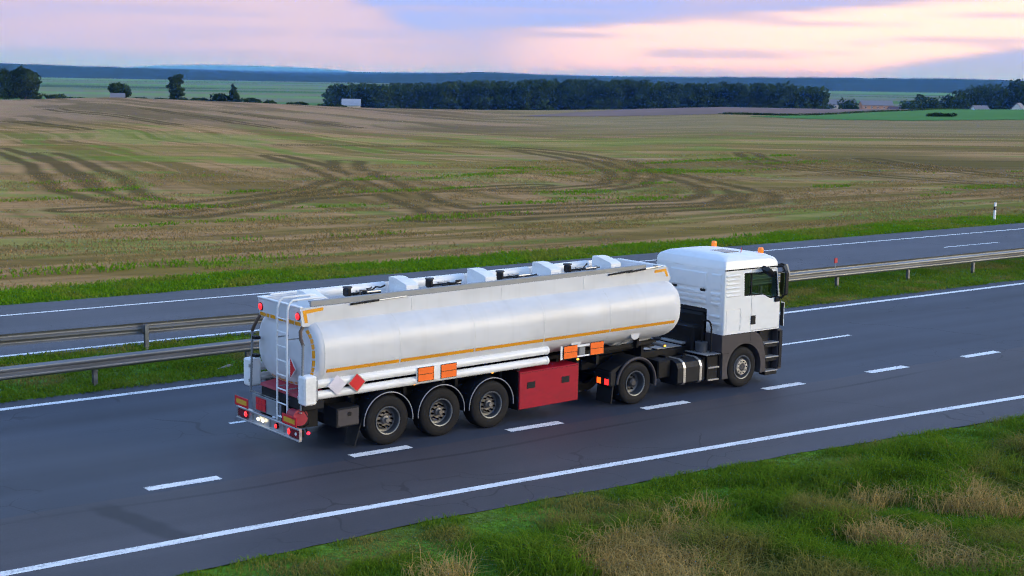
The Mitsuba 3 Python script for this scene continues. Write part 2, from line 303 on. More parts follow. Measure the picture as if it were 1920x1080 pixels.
    wx, wy = fbm(p.x * 0.06, p.y * 0.06, 51.0, 3) - 0.5, fbm(p.x * 0.06, p.y * 0.06, 61.0, 3) - 0.5
    rd = rut_distance(p.x + 3.0 * wx, p.y + 3.0 * wy)
    press = fbm(p.x * 0.25, p.y * 0.25, 71.0, 3)
    rut = dr.exp(-dr.square((rd - 1.0) / 0.60)) * (0.80 + 0.75 * press) + 0.34 * dr.exp(-dr.square((rd - 2.9) / 0.9)) * press
    c = mix(c, (0.078, 0.058, 0.012), dr.clip(rut * smoothstep(24.0, 32.0, p.y), 0, 0.85))
    c = mix(c, (0.34, 0.25, 0.13), 0.35 * dr.exp(-dr.square((rd - 1.95) / 0.35)) * press)
    return c * (0.66 + 0.46 * fine) * (0.86 + 0.28 * big) * mi.Color3f(0.98, 0.88, 0.80)
M('field_soil', proc(field_col), 0.95, spec=0.15)
#M('rut_soil', proc(lambda p, n, uv: mix((0.075, 0.056, 0.014), (0.125, 0.092, 0.032), smoothstep(0.3, 0.7, fbm(p.x * 0.5, p.y * 0.5, 2.0, 4)))), 0.95, spec=0.15)
M('ploughed_soil', proc(lambda p, n, uv: mix((0.165, 0.112, 0.098), (0.125, 0.090, 0.078), fbm(p.x * 0.05, p.y * 0.09, 2.0, 4))), 0.95, spec=0.15)
M('young_crop', proc(lambda p, n, uv: mix((0.045, 0.135, 0.030), (0.068, 0.155, 0.042), fbm(p.x * 0.04, p.y * 0.05, 2.0, 4))), 0.95, spec=0.15)
def meadow_col(p, n, uv):
    u = p.x * RT[0] + p.y * RT[1]; v = p.x * FW[0] + p.y * FW[1]
    s = fbm(u * 0.0010, v * 0.0075, 3.0, 3)
    c = mix((0.060, 0.125, 0.030), (0.10, 0.185, 0.05), smoothstep(0.35, 0.6, s))
    c = mix(c, (0.125, 0.125, 0.075), smoothstep(0.47, 0.60, fbm(u * 0.0012, v * 0.008, 9.0, 3)) * 0.85)
    return mix(c, (0.025, 0.05, 0.018), smoothstep(0.64, 0.70, fbm(u * 0.002, v * 0.011, 19.0, 4)) * 0.8)
M('meadow_grass', proc(meadow_col), 0.95, spec=0.1)
def hill_col(p, n, uv):
    u = p.x * RT[0] + p.y * RT[1]; v = p.x * FW[0] + p.y * FW[1]
    return mix((0.010, 0.026, 0.016), (0.018, 0.038, 0.020), fbm(u * 0.02, v * 0.02, p.z * 0.1, 4))
M('hill_wood', proc(hill_col), 0.95, spec=0.1)
M('far_hill_mat', (0.03, 0.05, 0.03), 0.95, spec=0.1)
def crown_tex(c0, c1, sc=0.25):
    return proc(lambda p, n, uv: mix(c0, c1, smoothstep(0.25, 0.75, fbm(p.x * sc, p.y * sc, p.z * sc, 4))))
leafmat('leaf_dark', crown_tex((0.014, 0.032, 0.012), (0.050, 0.085, 0.026)), 0.4)
leafmat('leaf_mid', crown_tex((0.022, 0.048, 0.018), (0.055, 0.095, 0.032)), 0.4)
M('bark', (0.05, 0.042, 0.035), 0.9)
M('barn_white', dirt((0.24, 0.27, 0.33), (0.45, 0.45, 0.48), 0.4, 0.3), 0.5)
M('wall_cream', (0.55, 0.47, 0.38), 0.8)
M('wall_white', (0.65, 0.64, 0.62), 0.8)
M('wall_brick', (0.42, 0.22, 0.12), 0.85)
M('roof_grey', (0.16, 0.16, 0.18), 0.7)
M('roof_plum', (0.12, 0.075, 0.09), 0.7)
M('pane_dark', (0.03, 0.035, 0.045), 0.1)

# ------------------------------------------------------------------ terrain
def interp(x, xs, ys): return np.interp(x, xs, ys)
PX = lambda a: np.tan(np.radians(a))
def terrain(s, t):
    """height at s metres along FW and t along RT from the viewpoint's foot"""
    a = t / np.maximum(s, 60.0) * 2804.0 / 0.99 + 960                     # bearing, in units of 1/2804 rad
    crest = interp(a, [-400, 0, 200, 480, 700, 900, 1150, 1350, 1540, 1920, 2300], [-.8, -.5, .6, -.1, -.95, -1.05, -.15, .95, .85, 1.6, 1.6])
    q = np.stack([s * 0.013, t * 0.008, s * 0], -1)
    z = crest * sstep(90, 330, s) + (meshkit.fbm(q, 3, 4) - 0.5) * 0.9 * sstep(60, 110, s) * sstep(900, 300, s)
    drop = -10.5 * sstep(338, 640, s)
    valley = drop - crest * sstep(338, 500, s) * sstep(330, 340, s)
    z = z + valley
    z = z - 2.0 * sstep(900, 2400, s)
    hang = interp(a, [-900, 0, 150, 300, 480, 620, 700, 800, 900, 1000, 1140, 1300, 1500, 1640, 1800, 1920, 2800], [3, 3, 0, -3, -8, -9, -6, -2.5, 2, -.5, -5, -1, 2, 3, 4, 2.6, 2])
    top = 7.6 + 1.284 * hang
    rise = sstep(2700, 3600, s)
    bump = (meshkit.fbm(np.stack([s * 0.02, t * 0.02, s * 0], -1), 3, 8) - 0.5) * 7.0
    z = z * (1 - rise) + rise * (top + bump * sstep(2750, 3100, s) * sstep(12000, 6000, s))
    return z
def at_ground(x, y):
    s = (x - CAM[0]) * FW[0] + (y - CAM[1]) * FW[1]; t = (x - CAM[0]) * RT[0] + (y - CAM[1]) * RT[1]
    z = terrain(np.asarray(s, float), np.asarray(t, float))
    y = np.asarray(y, float)
    return z - 0.08 * sstep(30.0, 26.0, y)
srow = np.concatenate([[-26000, -12000, -5000, -2000, -800, -300, -120, -50, -15, 0, 10, 20, 30], np.geomspace(38, 420, 240), np.geomspace(428, 4200, 120), np.geomspace(4600, 27000, 14)])
vcol = np.linspace(-7.15, 7.15, 580)
tcol = 40 * np.sinh(vcol)
S, TT = np.meshgrid(srow, tcol, indexing='ij')
X = CAM[0] + S * FW[0] + TT * RT[0]; Y = CAM[1] + S * FW[1] + TT * RT[1]
Z = at_ground(X, Y)
G = np.stack([X, Y, Z], -1)
def slab(lo, hi):
    i = np.where((srow >= lo) & (srow <= hi))[0]
    return grid(G[i[0]:i[-1] + 1], len(i), len(tcol))
cut1 = srow[np.argmin(abs(srow - 420))]; cut2 = srow[np.argmin(abs(srow - 2700))]
tag(add('field', slab(-1e9, cut1), 'field_soil', smooth=True), 'wide harvested field of tan stubble and weeds beyond the motorway', kind='structure')
tag(add('meadow', slab(cut1, cut2), 'meadow_grass', smooth=True), 'green valley meadows far behind the field', kind='structure')
tag(add('hills', slab(cut2, 1e9), 'hill_wood', smooth=True), 'long wooded hills turning blue along the horizon', kind='structure')
# farthest ridge
fs, ft = [], []
ridge_t = np.linspace(-6900, -2300, 90); rows = np.linspace(-1, 1, 9)
prof = 7.6 + 8.92 * interp(ridge_t, [-6900, -5900, -5000, -4300, -3500, -2900, -2300], [-4.5, 5.0, 7.4, 7.0, 5.5, 1.5, -5])
RV = []
for k in rows:
    ss = 25000 + 900 * k
    hh = prof * math.cos(k * PI / 2) - 40 * (1 - math.cos(k * PI / 2)) + 3 * (meshkit.fbm(np.stack([ridge_t * 0.003, ridge_t * 0 + k, ridge_t * 0], -1), 3, 5) - .5)
    RV.append(np.stack([CAM[0] + ss * FW[0] + ridge_t * RT[0], CAM[1] + ss * FW[1] + ridge_t * RT[1], hh], -1))
tag(add('hills', grid(np.array(RV), 9, 90), 'far_hill_mat', smooth=True), 'pale blue ridge farthest away at the left of the horizon', kind='structure')
# patches of other fields lying on the terrain
def patch(name, outline, mat, label, step, lift=0.06):
    from shapely.geometry import Polygon, Point
    import shapely
    P = Polygon(outline).buffer(0); x0, y0, x1, y1 = P.bounds
    tri = trimesh.creation.triangulate_polygon(P.segmentize(step), engine='manifold') if False else None
    xs = np.arange(x0, x1 + step, step); ys = np.arange(y0, y1 + step, step)
    XX, YY = np.meshgrid(xs, ys, indexing='ij')
    m = grid(np.stack([XX, YY, at_ground(XX, YY) + lift], -1), len(xs), len(ys))
    c = m.triangles_center; keep = shapely.contains_xy(P, c[:, 0], c[:, 1])
    m.update_faces(keep); m.remove_unreferenced_vertices()
    tag(add(name, up(m), mat, smooth=True), label, kind='structure')
patch('field', [[153, 207], [194, 226], [243, 246], [268, 230], [285, 214], [286, 199], [228, 176], [184, 163], [171, 168], [162, 187]], 'ploughed_soil', 'strip of bare ploughed earth on the crest in front of the forest', 2.0)
patch('field', [[166, 157], [221, 172], [277, 195], [306, 200], [330, 205], [330, 150], [250, 110], [207, 124], [202, 126], [182, 135], [174, 147]], 'young_crop', 'bright green crop field at the right below the far trees', 2.0)

# ------------------------------------------------------------------ roads, verges, markings
EDGE = [[-400, -4.9], [-20, -4.94], [-13, -4.75], [-9.75, -4.87], [-3.9, -5.2], [3.1, -5.85], [12, -6.7], [400, -9]]
AL = [[-400, -3.3], [-19.5, -3.33], [-15.3, -3.40], [-12.25, -3.53], [-8.7, -3.66], [-2.6, -4.0], [5.0, -4.57], [14, -5.3], [400, -7.8]]
def yl(tab, x): tab = np.array(tab, float); return np.interp(x, tab[:, 0], tab[:, 1])
def ribbon(xs, ylo, yhi, z, ny=2, rough=0.0, seed=0):
    ylo = np.broadcast_to(ylo, xs.shape); yhi = np.broadcast_to(yhi, xs.shape)
    w = np.linspace(0, 1, ny); Yg = ylo[:, None] * (1 - w) + yhi[:, None] * w
    Xg = np.repeat(xs[:, None], ny, 1); Zg = np.zeros_like(Xg) + z
    if rough: Zg = Zg + rough * (meshkit.fbm(np.stack([Xg * 0.8, Yg * 0.8, Xg * 0], -1), 3, seed) - 0.5)
    V = np.stack([Xg, Yg, Zg], -1); g = grid(V, len(xs), ny); g.faces = g.faces[:, ::-1]; return g
lx = np.unique(np.concatenate([np.linspace(-400, -40, 60), np.linspace(-40, 60, 401), np.linspace(60, 400, 60)]))
jit = lambda sc, amp, seed: amp * (meshkit.fbm(np.stack([lx * sc, lx * 0 + seed, lx * 0], -1), 4, seed) - 0.5)
NEAR_EDGE = yl(EDGE, lx) + jit(1.2, 0.16, 3)
MED0, MED1, FAR0 = 8.25 + jit(0.9, 0.3, 5), 13.25 + jit(0.9, 0.25, 6), 22.0 + jit(0.9, 0.3, 7)
tag(add('road', ribbon(lx, NEAR_EDGE, MED0, 0.0, 12), 'asphalt', smooth=False), 'near carriageway of blue grey asphalt under the tanker', kind='structure')
tag(add('road', ribbon(lx, MED1, FAR0, 0.0, 8), 'asphalt', smooth=False), 'far empty carriageway behind the guard rails', kind='structure')
fade = lambda yv: 0.0
tag(add('grass_verge', ribbon(lx, -60.0, yl(EDGE, lx) + 0.25, -0.02, 60, 0.03, 1), 'grass_soil', smooth=True), 'overgrown grass bank in the foreground', kind='structure')
tag(add('median_strip', ribbon(lx, 8.0, 13.5, -0.02, 16, 0.03, 2), 'grass_soil', smooth=True), 'green grass strip between the two carriageways', kind='structure')
FARV = 24.9 + jit(0.12, 2.6, 11)
tag(add('grass_verge', ribbon(lx, 21.7, FARV, -0.02, 16, 0.03, 3), 'grass_soil', smooth=True), 'bright green verge between far carriageway and field', kind='structure')
def line(name, x0, x1, yfun, w, parent, label=None, step=0.5):
    xs = np.linspace(x0, x1, max(2, int((x1 - x0) / step))); y = yfun(xs)
    e0 = 0.012 * (meshkit.fbm(np.stack([xs * 4, xs * 0 + 1, xs * 0], -1), 3, 2) - .5); e1 = 0.012 * (meshkit.fbm(np.stack([xs * 4, xs * 0 + 9, xs * 0], -1), 3, 2) - .5)
    return add(name, ribbon(xs, y - w / 2 + e0, y + w / 2 + e1, 0.004), 'line_paint', parent, smooth=False, label=label)
line('edge_line', -120, 200, lambda x: yl(AL, x), 0.22, 'road')
line('edge_line', -120, 200, lambda x: 7.5 + 0 * x, 0.22, 'road')
DASH = [(-32.4, -31.0), (-28.3, -26.9), (-24.1, -22.7), (-19.95, -18.55), (-15.8, -14.35), (-11.5, -10.1), (-7.6, -6.15), (-3.72, -2.32), (0.27, 1.65), (4.16, 5.7), (8.2, 9.75), (12.2, 13.7), (16.2, 17.7), (20.2, 21.7), (24.3, 25.8), (28.4, 29.9), (32.5, 34.0), (36.6, 38.1)]
for a, b in DASH: line('lane_dash', a, b, lambda x: -0.30 - 0.012 * (x + 12), 0.26, 'road', step=0.2)
for a, b in [(-28.6, -24.6), (-12.2, -8.2), (4.2, 8.3), (20.6, 24.7), (37.0, 41.1), (53.4, 57.5)]: line('lane_dash', a, b, lambda x: 3.53 + 0 * x, 0.14, 'road')
line('edge_line', -120, 200, lambda x: 13.62 + 0 * x, 0.2, 'road_001'); line('edge_line', -120, 200, lambda x: 20.05 + 0 * x, 0.16, 'road_001')
for a in (-34.7, -18.3, -1.9, 14.5, 30.9, 47.3, 63.7): line('lane_dash', a, a + 4.2, lambda x: 16.75 + 0 * x, 0.13, 'road_001')

# ------------------------------------------------------------------ grass
def blades(n, xy, h, w, lean, seed, z0=-0.02):
    r = np.random.default_rng(seed); x, y = xy
    n = len(x); th = r.uniform(0, 2 * PI, n); la = r.uniform(0, 2 * PI, n); hh = h * r.uniform(0.5, 1.35, n); ww = w * r.uniform(0.7, 1.3, n)
    l = lean * r.uniform(0.2, 1.2, n) * hh
    ax, ay = np.cos(th) * ww / 2, np.sin(th) * ww / 2; dx, dy = np.cos(la) * l, np.sin(la) * l
    z = np.zeros(n) + z0
    b0 = np.stack([x - ax, y - ay, z], -1); b1 = np.stack([x + ax, y + ay, z], -1)
    m0 = np.stack([x - ax * .8 + dx * .35, y - ay * .8 + dy * .35, z + hh * .6], -1); m1 = np.stack([x + ax * .8 + dx * .35, y + ay * .8 + dy * .35, z + hh * .6], -1)
    t = np.stack([x + dx, y + dy, z + hh * (1 - 0.25 * lean)], -1)
    V = np.stack([b0, b1, m1, m0, t], 1).reshape(-1, 3); k = np.arange(n)[:, None] * 5
    F = np.concatenate([k + [0, 1, 2], k + [0, 2, 3], k + [3, 2, 4]]); return trimesh.Trimesh(V, F, process=False)
def scatter(n, x0, x1, y0, y1, seed, dens=None, ed=None, sgn=1):
    r = np.random.default_rng(seed); x = r.uniform(x0, x1, n); y = r.uniform(y0, y1, n); keep = np.ones(n, bool)
    if ed is not None: keep &= (y < ed(x)) if sgn < 0 else (y > ed(x))
    if dens is not None: keep &= r.uniform(0, 1, n) < dens(x, y)
    return x[keep], y[keep]
nz = lambda x, y, sc, seed: meshkit.fbm(np.stack([x * sc, y * sc, x * 0], -1), 4, seed)
ned = lambda x: np.interp(x, lx, NEAR_EDGE)
# near bank: within view from the road edge to about y = -14
parts = []
x, y = scatter(330000, -21, 9, -14.5, -4.6, 5, dens=lambda x, y: np.clip(0.25 + 1.7 * (nz(x, y, 0.9, 3) - 0.25), 0.15, 1), ed=lambda x: ned(x) - 0.04 + 0.0 * x, sgn=-1)
hgt = (0.08 + 0.22 * sstep(-5.2, -8.0, y)) * (0.25 + 1.5 * sstep(0.3, 0.7, nz(x, y, 1.1, 13)))
parts.append(blades(0, (x, y), hgt, 0.016, 1.0, 6))
tag(add('grass', cat(*parts), 'grass_blade', smooth=False), 'long green grass on the bank in the foreground', 'grass', kind='stuff')
x, y = scatter(150000, -17, 6, -15, -6.6, 15, dens=lambda x, y: sstep(0.56, 0.68, nz(x, y, 0.7, 23) + 0.16 * np.exp(-((x + 7.6) / 2.2) ** 2 - ((y + 9.6) / 1.8) ** 2)) * sstep(-6.4, -8.2, y) * 0.85)
tag(add('dry_grass', blades(0, (x, y), 0.42 * (0.6 + 0.8 * nz(x, y, 0.8, 33)), 0.013, 1.15, 16), 'dry_blade', smooth=False), 'dry straw coloured grass tufts among the green at the bottom', 'dry grass', kind='stuff')
x, y = scatter(150000, -18, 48, 8.1, 13.3, 25, dens=lambda x, y: np.clip(0.35 + 1.5 * (nz(x, y, 0.7, 3) - 0.3), 0.2, 1))
tag(add('grass', blades(0, (x, y), 0.13 * (0.5 + nz(x, y, 0.5, 43)), 0.03, 0.9, 26), 'grass_blade', smooth=False), 'short green grass on the strip between the carriageways', 'grass', kind='stuff')
x, y = scatter(130000, -16, 75, 22.05, 28.5, 35, dens=lambda x, y: sstep(np.interp(x, lx, FARV) + 0.6, np.interp(x, lx, FARV) - 0.8, y), ed=lambda x: np.interp(x, lx, FAR0), sgn=1)
tag(add('grass', blades(0, (x, y), 0.16 * (0.5 + nz(x, y, 0.5, 53)), 0.04, 0.9, 36), 'grass_blade_far', smooth=False), 'bright green grass along the far edge of the motorway', 'grass', kind='stuff')

# stubble and weeds of the nearer field
leafmat('stubble_blade', blade_col((0.22, 0.145, 0.055), (0.37, 0.245, 0.11), (0.16, 0.125, 0.03), 0.5), 0.3)
x, y = scatter(230000, -18, 85, 24.6, 80, 45, dens=lambda x, y: np.clip(1.25 - (y - 24) / 70, 0.1, 1) * sstep(0.35, 0.6, nz(x * .35, y, 0.5, 63)), ed=lambda x: np.interp(x, lx, FARV) - 0.3, sgn=1)
zz = at_ground(x, y)
tag(add('stubble', blades(0, (x, y), 0.13, 0.035, 1.1, 46, zz - 0.01), 'stubble_blade', smooth=False), 'short tan stubble standing on the nearer part of the field', 'stubble', kind='stuff')
x, y = scatter(160000, -18, 85, 25, 75, 47, dens=lambda x, y: sstep(0.62, 0.72, nz(x * .3, y, 0.35, 73)), ed=lambda x: np.interp(x, lx, FARV) - 0.3, sgn=1)
zz = at_ground(x, y)
tag(add('weeds', blades(0, (x, y), 0.20, 0.06, 1.0, 48, zz - 0.01), 'grass_blade_far', smooth=False), 'green weeds in ragged strips on the nearer part of the field', 'weeds', kind='stuff')

# ------------------------------------------------------------------ the tank trailer
TILT = 0.0165
def tl(m):
    m = tm(m).copy(); m.vertices[:, 2] += TILT * (m.vertices[:, 0] + 12.1); return m
TR = thing('tank_trailer', 'long white tank semi-trailer with an orange side stripe and three axles on the near carriageway', 'tank trailer')
def ta(name, m, mat, parent=None, label=None, smooth=30, **k): return add(name, tl(m), mat, parent or TR, smooth, label, **k)
CY, CZ, TA, TB, TE = 1.25, 1.975, 1.25, 0.775, 2.7
def section(inset=0.0, n=96, e=TE):
    th = np.linspace(0, 2 * PI, n, endpoint=False); c, s = np.cos(th), np.sin(th)
    return np.stack([CY - (TA - inset) * np.sign(c) * abs(c) ** (2 / e), CZ + (TB - min(inset, TB - 0.01) * (1 if inset < .3 else 1)) * np.sign(s) * abs(s) ** (2 / e)], -1)
def tank_side(z, off=0.0):      # y of the near flank at height z (rear datum)
    q = np.clip(abs((z - CZ) / TB), 0, 1); return CY - (TA + off) * (1 - q ** TE) ** (1 / TE)
st = [(-12.215, None), (-12.205, .74), (-12.185, .55), (-12.15, .36), (-12.11, .2), (-12.07, .1), (-12.02, .04), (-11.96, .012), (-11.88, 0)]
st += [(x, 0) for x in (-10.5, -9, -7.5, -6, -4.5, -3.2, -2.45)]
st += [(-2.35, .012), (-2.24, .05), (-2.14, .11), (-2.05, .2), (-1.97, .36), (-1.92, .55), (-1.895, .74), (-1.885, None)]
n = 96; V, F = [], []
for x, ins in st:
    if ins is None: sec = np.repeat([[CY, CZ]], n, 0)
    else:
        k = ins; th = np.linspace(0, 2 * PI, n, endpoint=False); c, s = np.cos(th), np.sin(th)
        a, b = TA - k * 1.25 / 0.775, TB - k
        if k <= .2: a = TA - k
        sec = np.stack([CY - max(a, .05) * np.sign(c) * abs(c) ** (2 / TE), CZ + b * np.sign(s) * abs(s) ** (2 / TE)], -1)
    V.append(np.column_stack([np.full(n, x), sec]))
for i in range(len(st) - 1):
    for k in range(n):
        a, b = i * n + k, i * n + (k + 1) % n
        F += [[a, b, b + n], [a, b + n, a + n]]
tank = trimesh.Trimesh(np.vstack(V), np.array(F), process=False); tank.update_faces(tank.area_faces > 1e-9); tank = trimesh.Trimesh(tank.vertices, tank.faces[:, ::-1] if tank.volume < 0 else tank.faces, process=False)
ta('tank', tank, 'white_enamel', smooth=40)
def band(x0, x1, t0, t1, off, nx=2, nt=40, ins=0.0):   # strip following the shell, angles from the near flank upwards (degrees)
    th = np.radians(np.linspace(t0, t1, nt)); c, s = np.cos(th), np.sin(th)
    y = CY - (TA + off - ins) * np.sign(c) * abs(c) ** (2 / TE); z = CZ + (TB + off - ins) * np.sign(s) * abs(s) ** (2 / TE)
    V = [np.column_stack([np.full(nt, x), y, z]) for x in np.linspace(x0, x1, nx)]
    m = grid(np.array(V), nx, nt); m.faces = m.faces[:, ::-1]; return m
def weld(x, t0, t1):
    a = [band(x - .012, x, t0, t1, 0.0), band(x, x + .012, t0, t1, 0.0)]
    a[0].vertices[40:] += 0; 
    V = [np.column_stack([np.full(40, xx), (lambda th: CY - (TA + o) * np.sign(np.cos(th)) * abs(np.cos(th)) ** (2 / TE))(np.radians(np.linspace(t0, t1, 40))), (lambda th: CZ + (TB + o) * np.sign(np.sin(th)) * abs(np.sin(th)) ** (2 / TE))(np.radians(np.linspace(t0, t1, 40)))]) for xx, o in ((x - .016, -.002), (x - .007, .004), (x + .007, .004), (x + .016, -.002))]
    m = grid(np.array(V), 4, 40); m.faces = m.faces[:, ::-1]; return m
M('weld_bead', dirt((0.60, 0.60, 0.60), (0.4, 0.38, 0.36), 0.5, 5), 0.45, two=True)
SEAMS = (-10.13, -8.24, -6.35, -4.42)
for x in SEAMS: ta('weld_seam', weld(x, -100, 100), 'weld_bead', smooth=True)
ta('weld_seam', weld(-11.9, -100, 100), 'weld_bead', smooth=True)
# flank stripe in five lengths between the seams
tz = math.degrees(math.asin(np.sign(1.70 - CZ) * abs((1.70 - CZ) / TB) ** (TE / 2)))
tz1 = math.degrees(math.asin(-abs((1.665 - CZ) / TB) ** (TE / 2))); tz2 = math.degrees(math.asin(-abs((1.735 - CZ) / TB) ** (TE / 2)))
xs = [-11.86, -10.15, -10.11, -8.26, -8.22, -6.37, -6.33, -4.44, -4.40, -2.4]
for a, b in zip(xs[0::2], xs[1::2]): ta('reflective_stripe', band(a, b, tz1, tz2, 0.005, 2, 6), 'orange_tape', smooth=True)
# support saddles, seen as pale rounds under the stripe
for x in (-8.9, -7.2, -5.35, -3.55):
    m = cyl([x, tank_side(1.52) - .004, 1.52], [x, tank_side(1.52) + .05, 1.52], .14, 20); ta('saddle_plate', m, 'white_enamel')
# coaming round the manholes
CZ0, CZ1 = 2.56, 2.935
near = [(-12.2, CZ0), (-12.24, CZ1), (-2.36, CZ1 + .02), (-2.22, CZ0 + .12), (-2.3, CZ0)]
ta('coaming', cat(prism_y(near, .385, .415), prism_y(near, 2.085, 2.115),
   hull([[-12.2, .415, CZ0], [-12.17, .415, CZ0], [-12.2, 2.085, CZ0], [-12.17, 2.085, CZ0], [-12.24, .415, CZ1], [-12.21, .415, CZ1], [-12.24, 2.085, CZ1], [-12.21, 2.085, CZ1]]),
   mbox(-2.42, -2.39, .415, 2.085, CZ0, CZ1 + .015)), 'white_enamel')
ta('coaming_floor', mbox(-12.15, -2.44, .42, 2.08, 2.70, 2.76), 'white_plain')
ta('coaming_lip', cat(mbox(-12.22, -2.4, 2.06, 2.14, CZ1 - .01, CZ1 + .03, .01), mbox(-12.26, -12.18, .37, 2.13, CZ1 + .001, CZ1 + .032, .01), mbox(-2.44, -2.36, .40, 2.05, CZ1 + .01, CZ1 + .045, .01)), 'white_plain')
for x in (-9.6, -7.26, -4.92): ta('coaming_joint', cat(mbox(x - .009, x + .009, .379, .386, CZ0 + .01, CZ1 - .03), cyl([x + .01, .372, CZ0 + .02], [x + .01, .39, CZ0 + .02], .03, 10)), 'weld_bead')
# folded hand rail along the near edge with its gas struts
ta('folded_handrail', cat(mbox(-12.0, -3.0, .40, .445, CZ1 + .004, CZ1 + .125, .012), mbox(-12.0, -3.0, .445, .50, CZ1 + .09, CZ1 + .12, .008)), 'rail_grey')
for a, b in (((-4.2, .36, CZ1 - .015), (-2.75, .36, CZ1 + .055)), ((-3.6, .345, CZ1 + .0), (-2.55, .345, CZ1 + .06)), ((-11.1, .36, CZ1 - .02), (-9.75, .36, CZ1 + .02))):
    k = ta('gas_strut', cyl(a, b, .013, 8), 'steel'); mid = (np.array(a) + np.array(b)) / 2
    ta('cylinder', cyl(a, mid, .022, 8), 'black_steel', k)
ta('rail_pivot', mbox(-2.78, -2.68, .34, .42, CZ1 + .02, CZ1 + .09, .01), 'grey_paint')
ta('folded_handrail', mbox(-12.0, -3.0, 2.02, 2.05, CZ1 + .032, CZ1 + .07, .01), 'white_plain')
# vapour pipe along the far side, five spill boxes, four manhole lids
BX = (-11.72, -9.5, -7.44, -5.6, -3.8)
for i, x in enumerate(BX):
    h = 3.215 if i else 3.13; l = 0.30
    m = hull([[x + dx, y, z] for dx in (0, l) for y, z in ((.74, 2.76), (1.42, 2.76), (1.42, h), (1.22, h + .005), (.80, h - .085), (.74, h - .12))])
    ta('spill_box', m, 'white_plain', label='slant topped white box across the tank top' if False else None, smooth=20)
edges = [-12.1] + [v for x in BX for v in (x + .0, x + .30)] + [-2.6]
for a, b in zip(edges[0::2], edges[1::2]):
    if b - a > 1.0: ta('vapour_pipe', tube([[a, 1.62, 2.985], [b, 1.62, 2.985]], .105, 20), 'white_plain')
for x in (-10.5, -8.45, -6.55, -4.6):
    k = ta('manhole_cover', lathe_y([(0, 0), (.30, 0), (.30, -.03), (.27, -.05), (.10, -.07), (0, -.07)], 28).apply_transform(trimesh.transformations.rotation_matrix(PI / 2, [1, 0, 0])).apply_translation([x, 1.0, 2.94]) if False else cyl([x, 1.0, 2.76], [x, 1.0, 2.97], .30, 26), 'rim_dark')
    ta('clamp_arm', cat(mbox(x - .32, x + .32, .965, 1.035, 2.99, 3.025, .01), rot_box(mbox(x - .05, x + .36, .86, .92, 2.99, 3.02, .008), 25, 'z', (x, .9, 3.0)), mbox(x - .34, x - .26, .9, 1.1, 2.97, 3.13, .02)), 'black_steel', k)
    ta('vent_valve', cat(cyl([x - .22, 1.1, 2.97], [x - .22, 1.1, 3.12], .075, 14), cyl([x - .22, 1.1, 3.12], [x - .22, 1.1, 3.15], .10, 14)), 'rim_dark', k)
    ta('sensor_cap', cyl([x + .1, .84, 2.97], [x + .1, .84, 3.06], .05, 12), 'rim_dark', k); ta('latch_block', mbox(x + .2, x + .42, .8, .98, 2.97, 3.04, .02), 'black_steel', k)
    rr_ = np.random.default_rng(int(-x * 100))
    for q_ in range(5):
        p_ = np.cumsum(np.vstack([[x - .35 + .1 * q_, .62 + .09 * q_, 2.98], rr_.normal(size=(7, 3)) * [.05, .045, .035] + [.075, 0, .004]]), 0); p_[:, 2] = np.clip(p_[:, 2], 2.95, 3.16)
        ta('cable', tube(p_, .018 + .008 * (q_ % 2), 6), ('rail_grey', 'black_steel', 'rim_dark')[q_ % 3], k, smooth=60)
    ta('hinge', cat(cyl([x + .05, .78, 3.05], [x + .4, .82, 3.04], .022, 8), cyl([x - .1, .95, 3.06], [x + .3, 1.1, 3.05], .018, 8)), 'steel', k)
# orange corner marks on the coaming
for pts in ([[-12.19, CZ1 - .05], [-11.72, CZ1 - .02], [-11.72, CZ1 - .085], [-12.10, CZ1 - .115], [-12.07, CZ1 - .30], [-12.14, CZ1 - .30]], [[-2.75, CZ1 - .035], [-2.39, CZ1 - .02], [-2.30, CZ1 - .21], [-2.37, CZ1 - .21], [-2.435, CZ1 - .085], [-2.75, CZ1 - .10]]):
    ta('corner_mark', prism_y(pts, .381, .3835), 'orange_tape')
# rear head: dashed contour tape, top row on the coaming plate
def tape_at(t0, t1, ins, x):
    th = np.radians(np.linspace(t0, t1, 5)); c, s = np.cos(th), np.sin(th); V = []
    for k, xx in ((ins - .03, x + .03), (ins + .03, x - .025)):
        V.append(np.column_stack([np.full(5, xx - .006), CY - (TA - k) * np.sign(c) * abs(c) ** (2 / TE), CZ + (TB - k) * np.sign(s) * abs(s) ** (2 / TE)]))
    return grid(np.array(V), 2, 5)
for a in np.concatenate([np.arange(46, -78, -9.6), np.arange(-80, -112, -7)]): ta('contour_tape', tape_at(a, a - (7.8 if a > -60 else 6), .12, -12.082), 'orange_tape', smooth=True)
y = .43
for w in (.22, .2, .12, .02, .19, .07, .2, .12, .2, .16):
    ta('contour_tape', hull([[-12.203 + e, yy, CZ0 + .012 + h] for yy in (y, min(y + w, 2.06)) for e, h in ((-.0035, 0), (.0, 0), (-.0115, .075), (-.005, .075))]), 'orange_tape'); y += w + .035
for y in (.50, 2.02):
    k = ta('rear_position_lamp', cyl([-12.235, y, 2.765], [-12.20, y, 2.765], .085, 20), 'black_plastic')
    ta('lens', tm(sphere([-12.24, y, 2.765], .072, 2, (.35, 1, 1))), 'lens_red', k, emit=(.11, .002, .003))
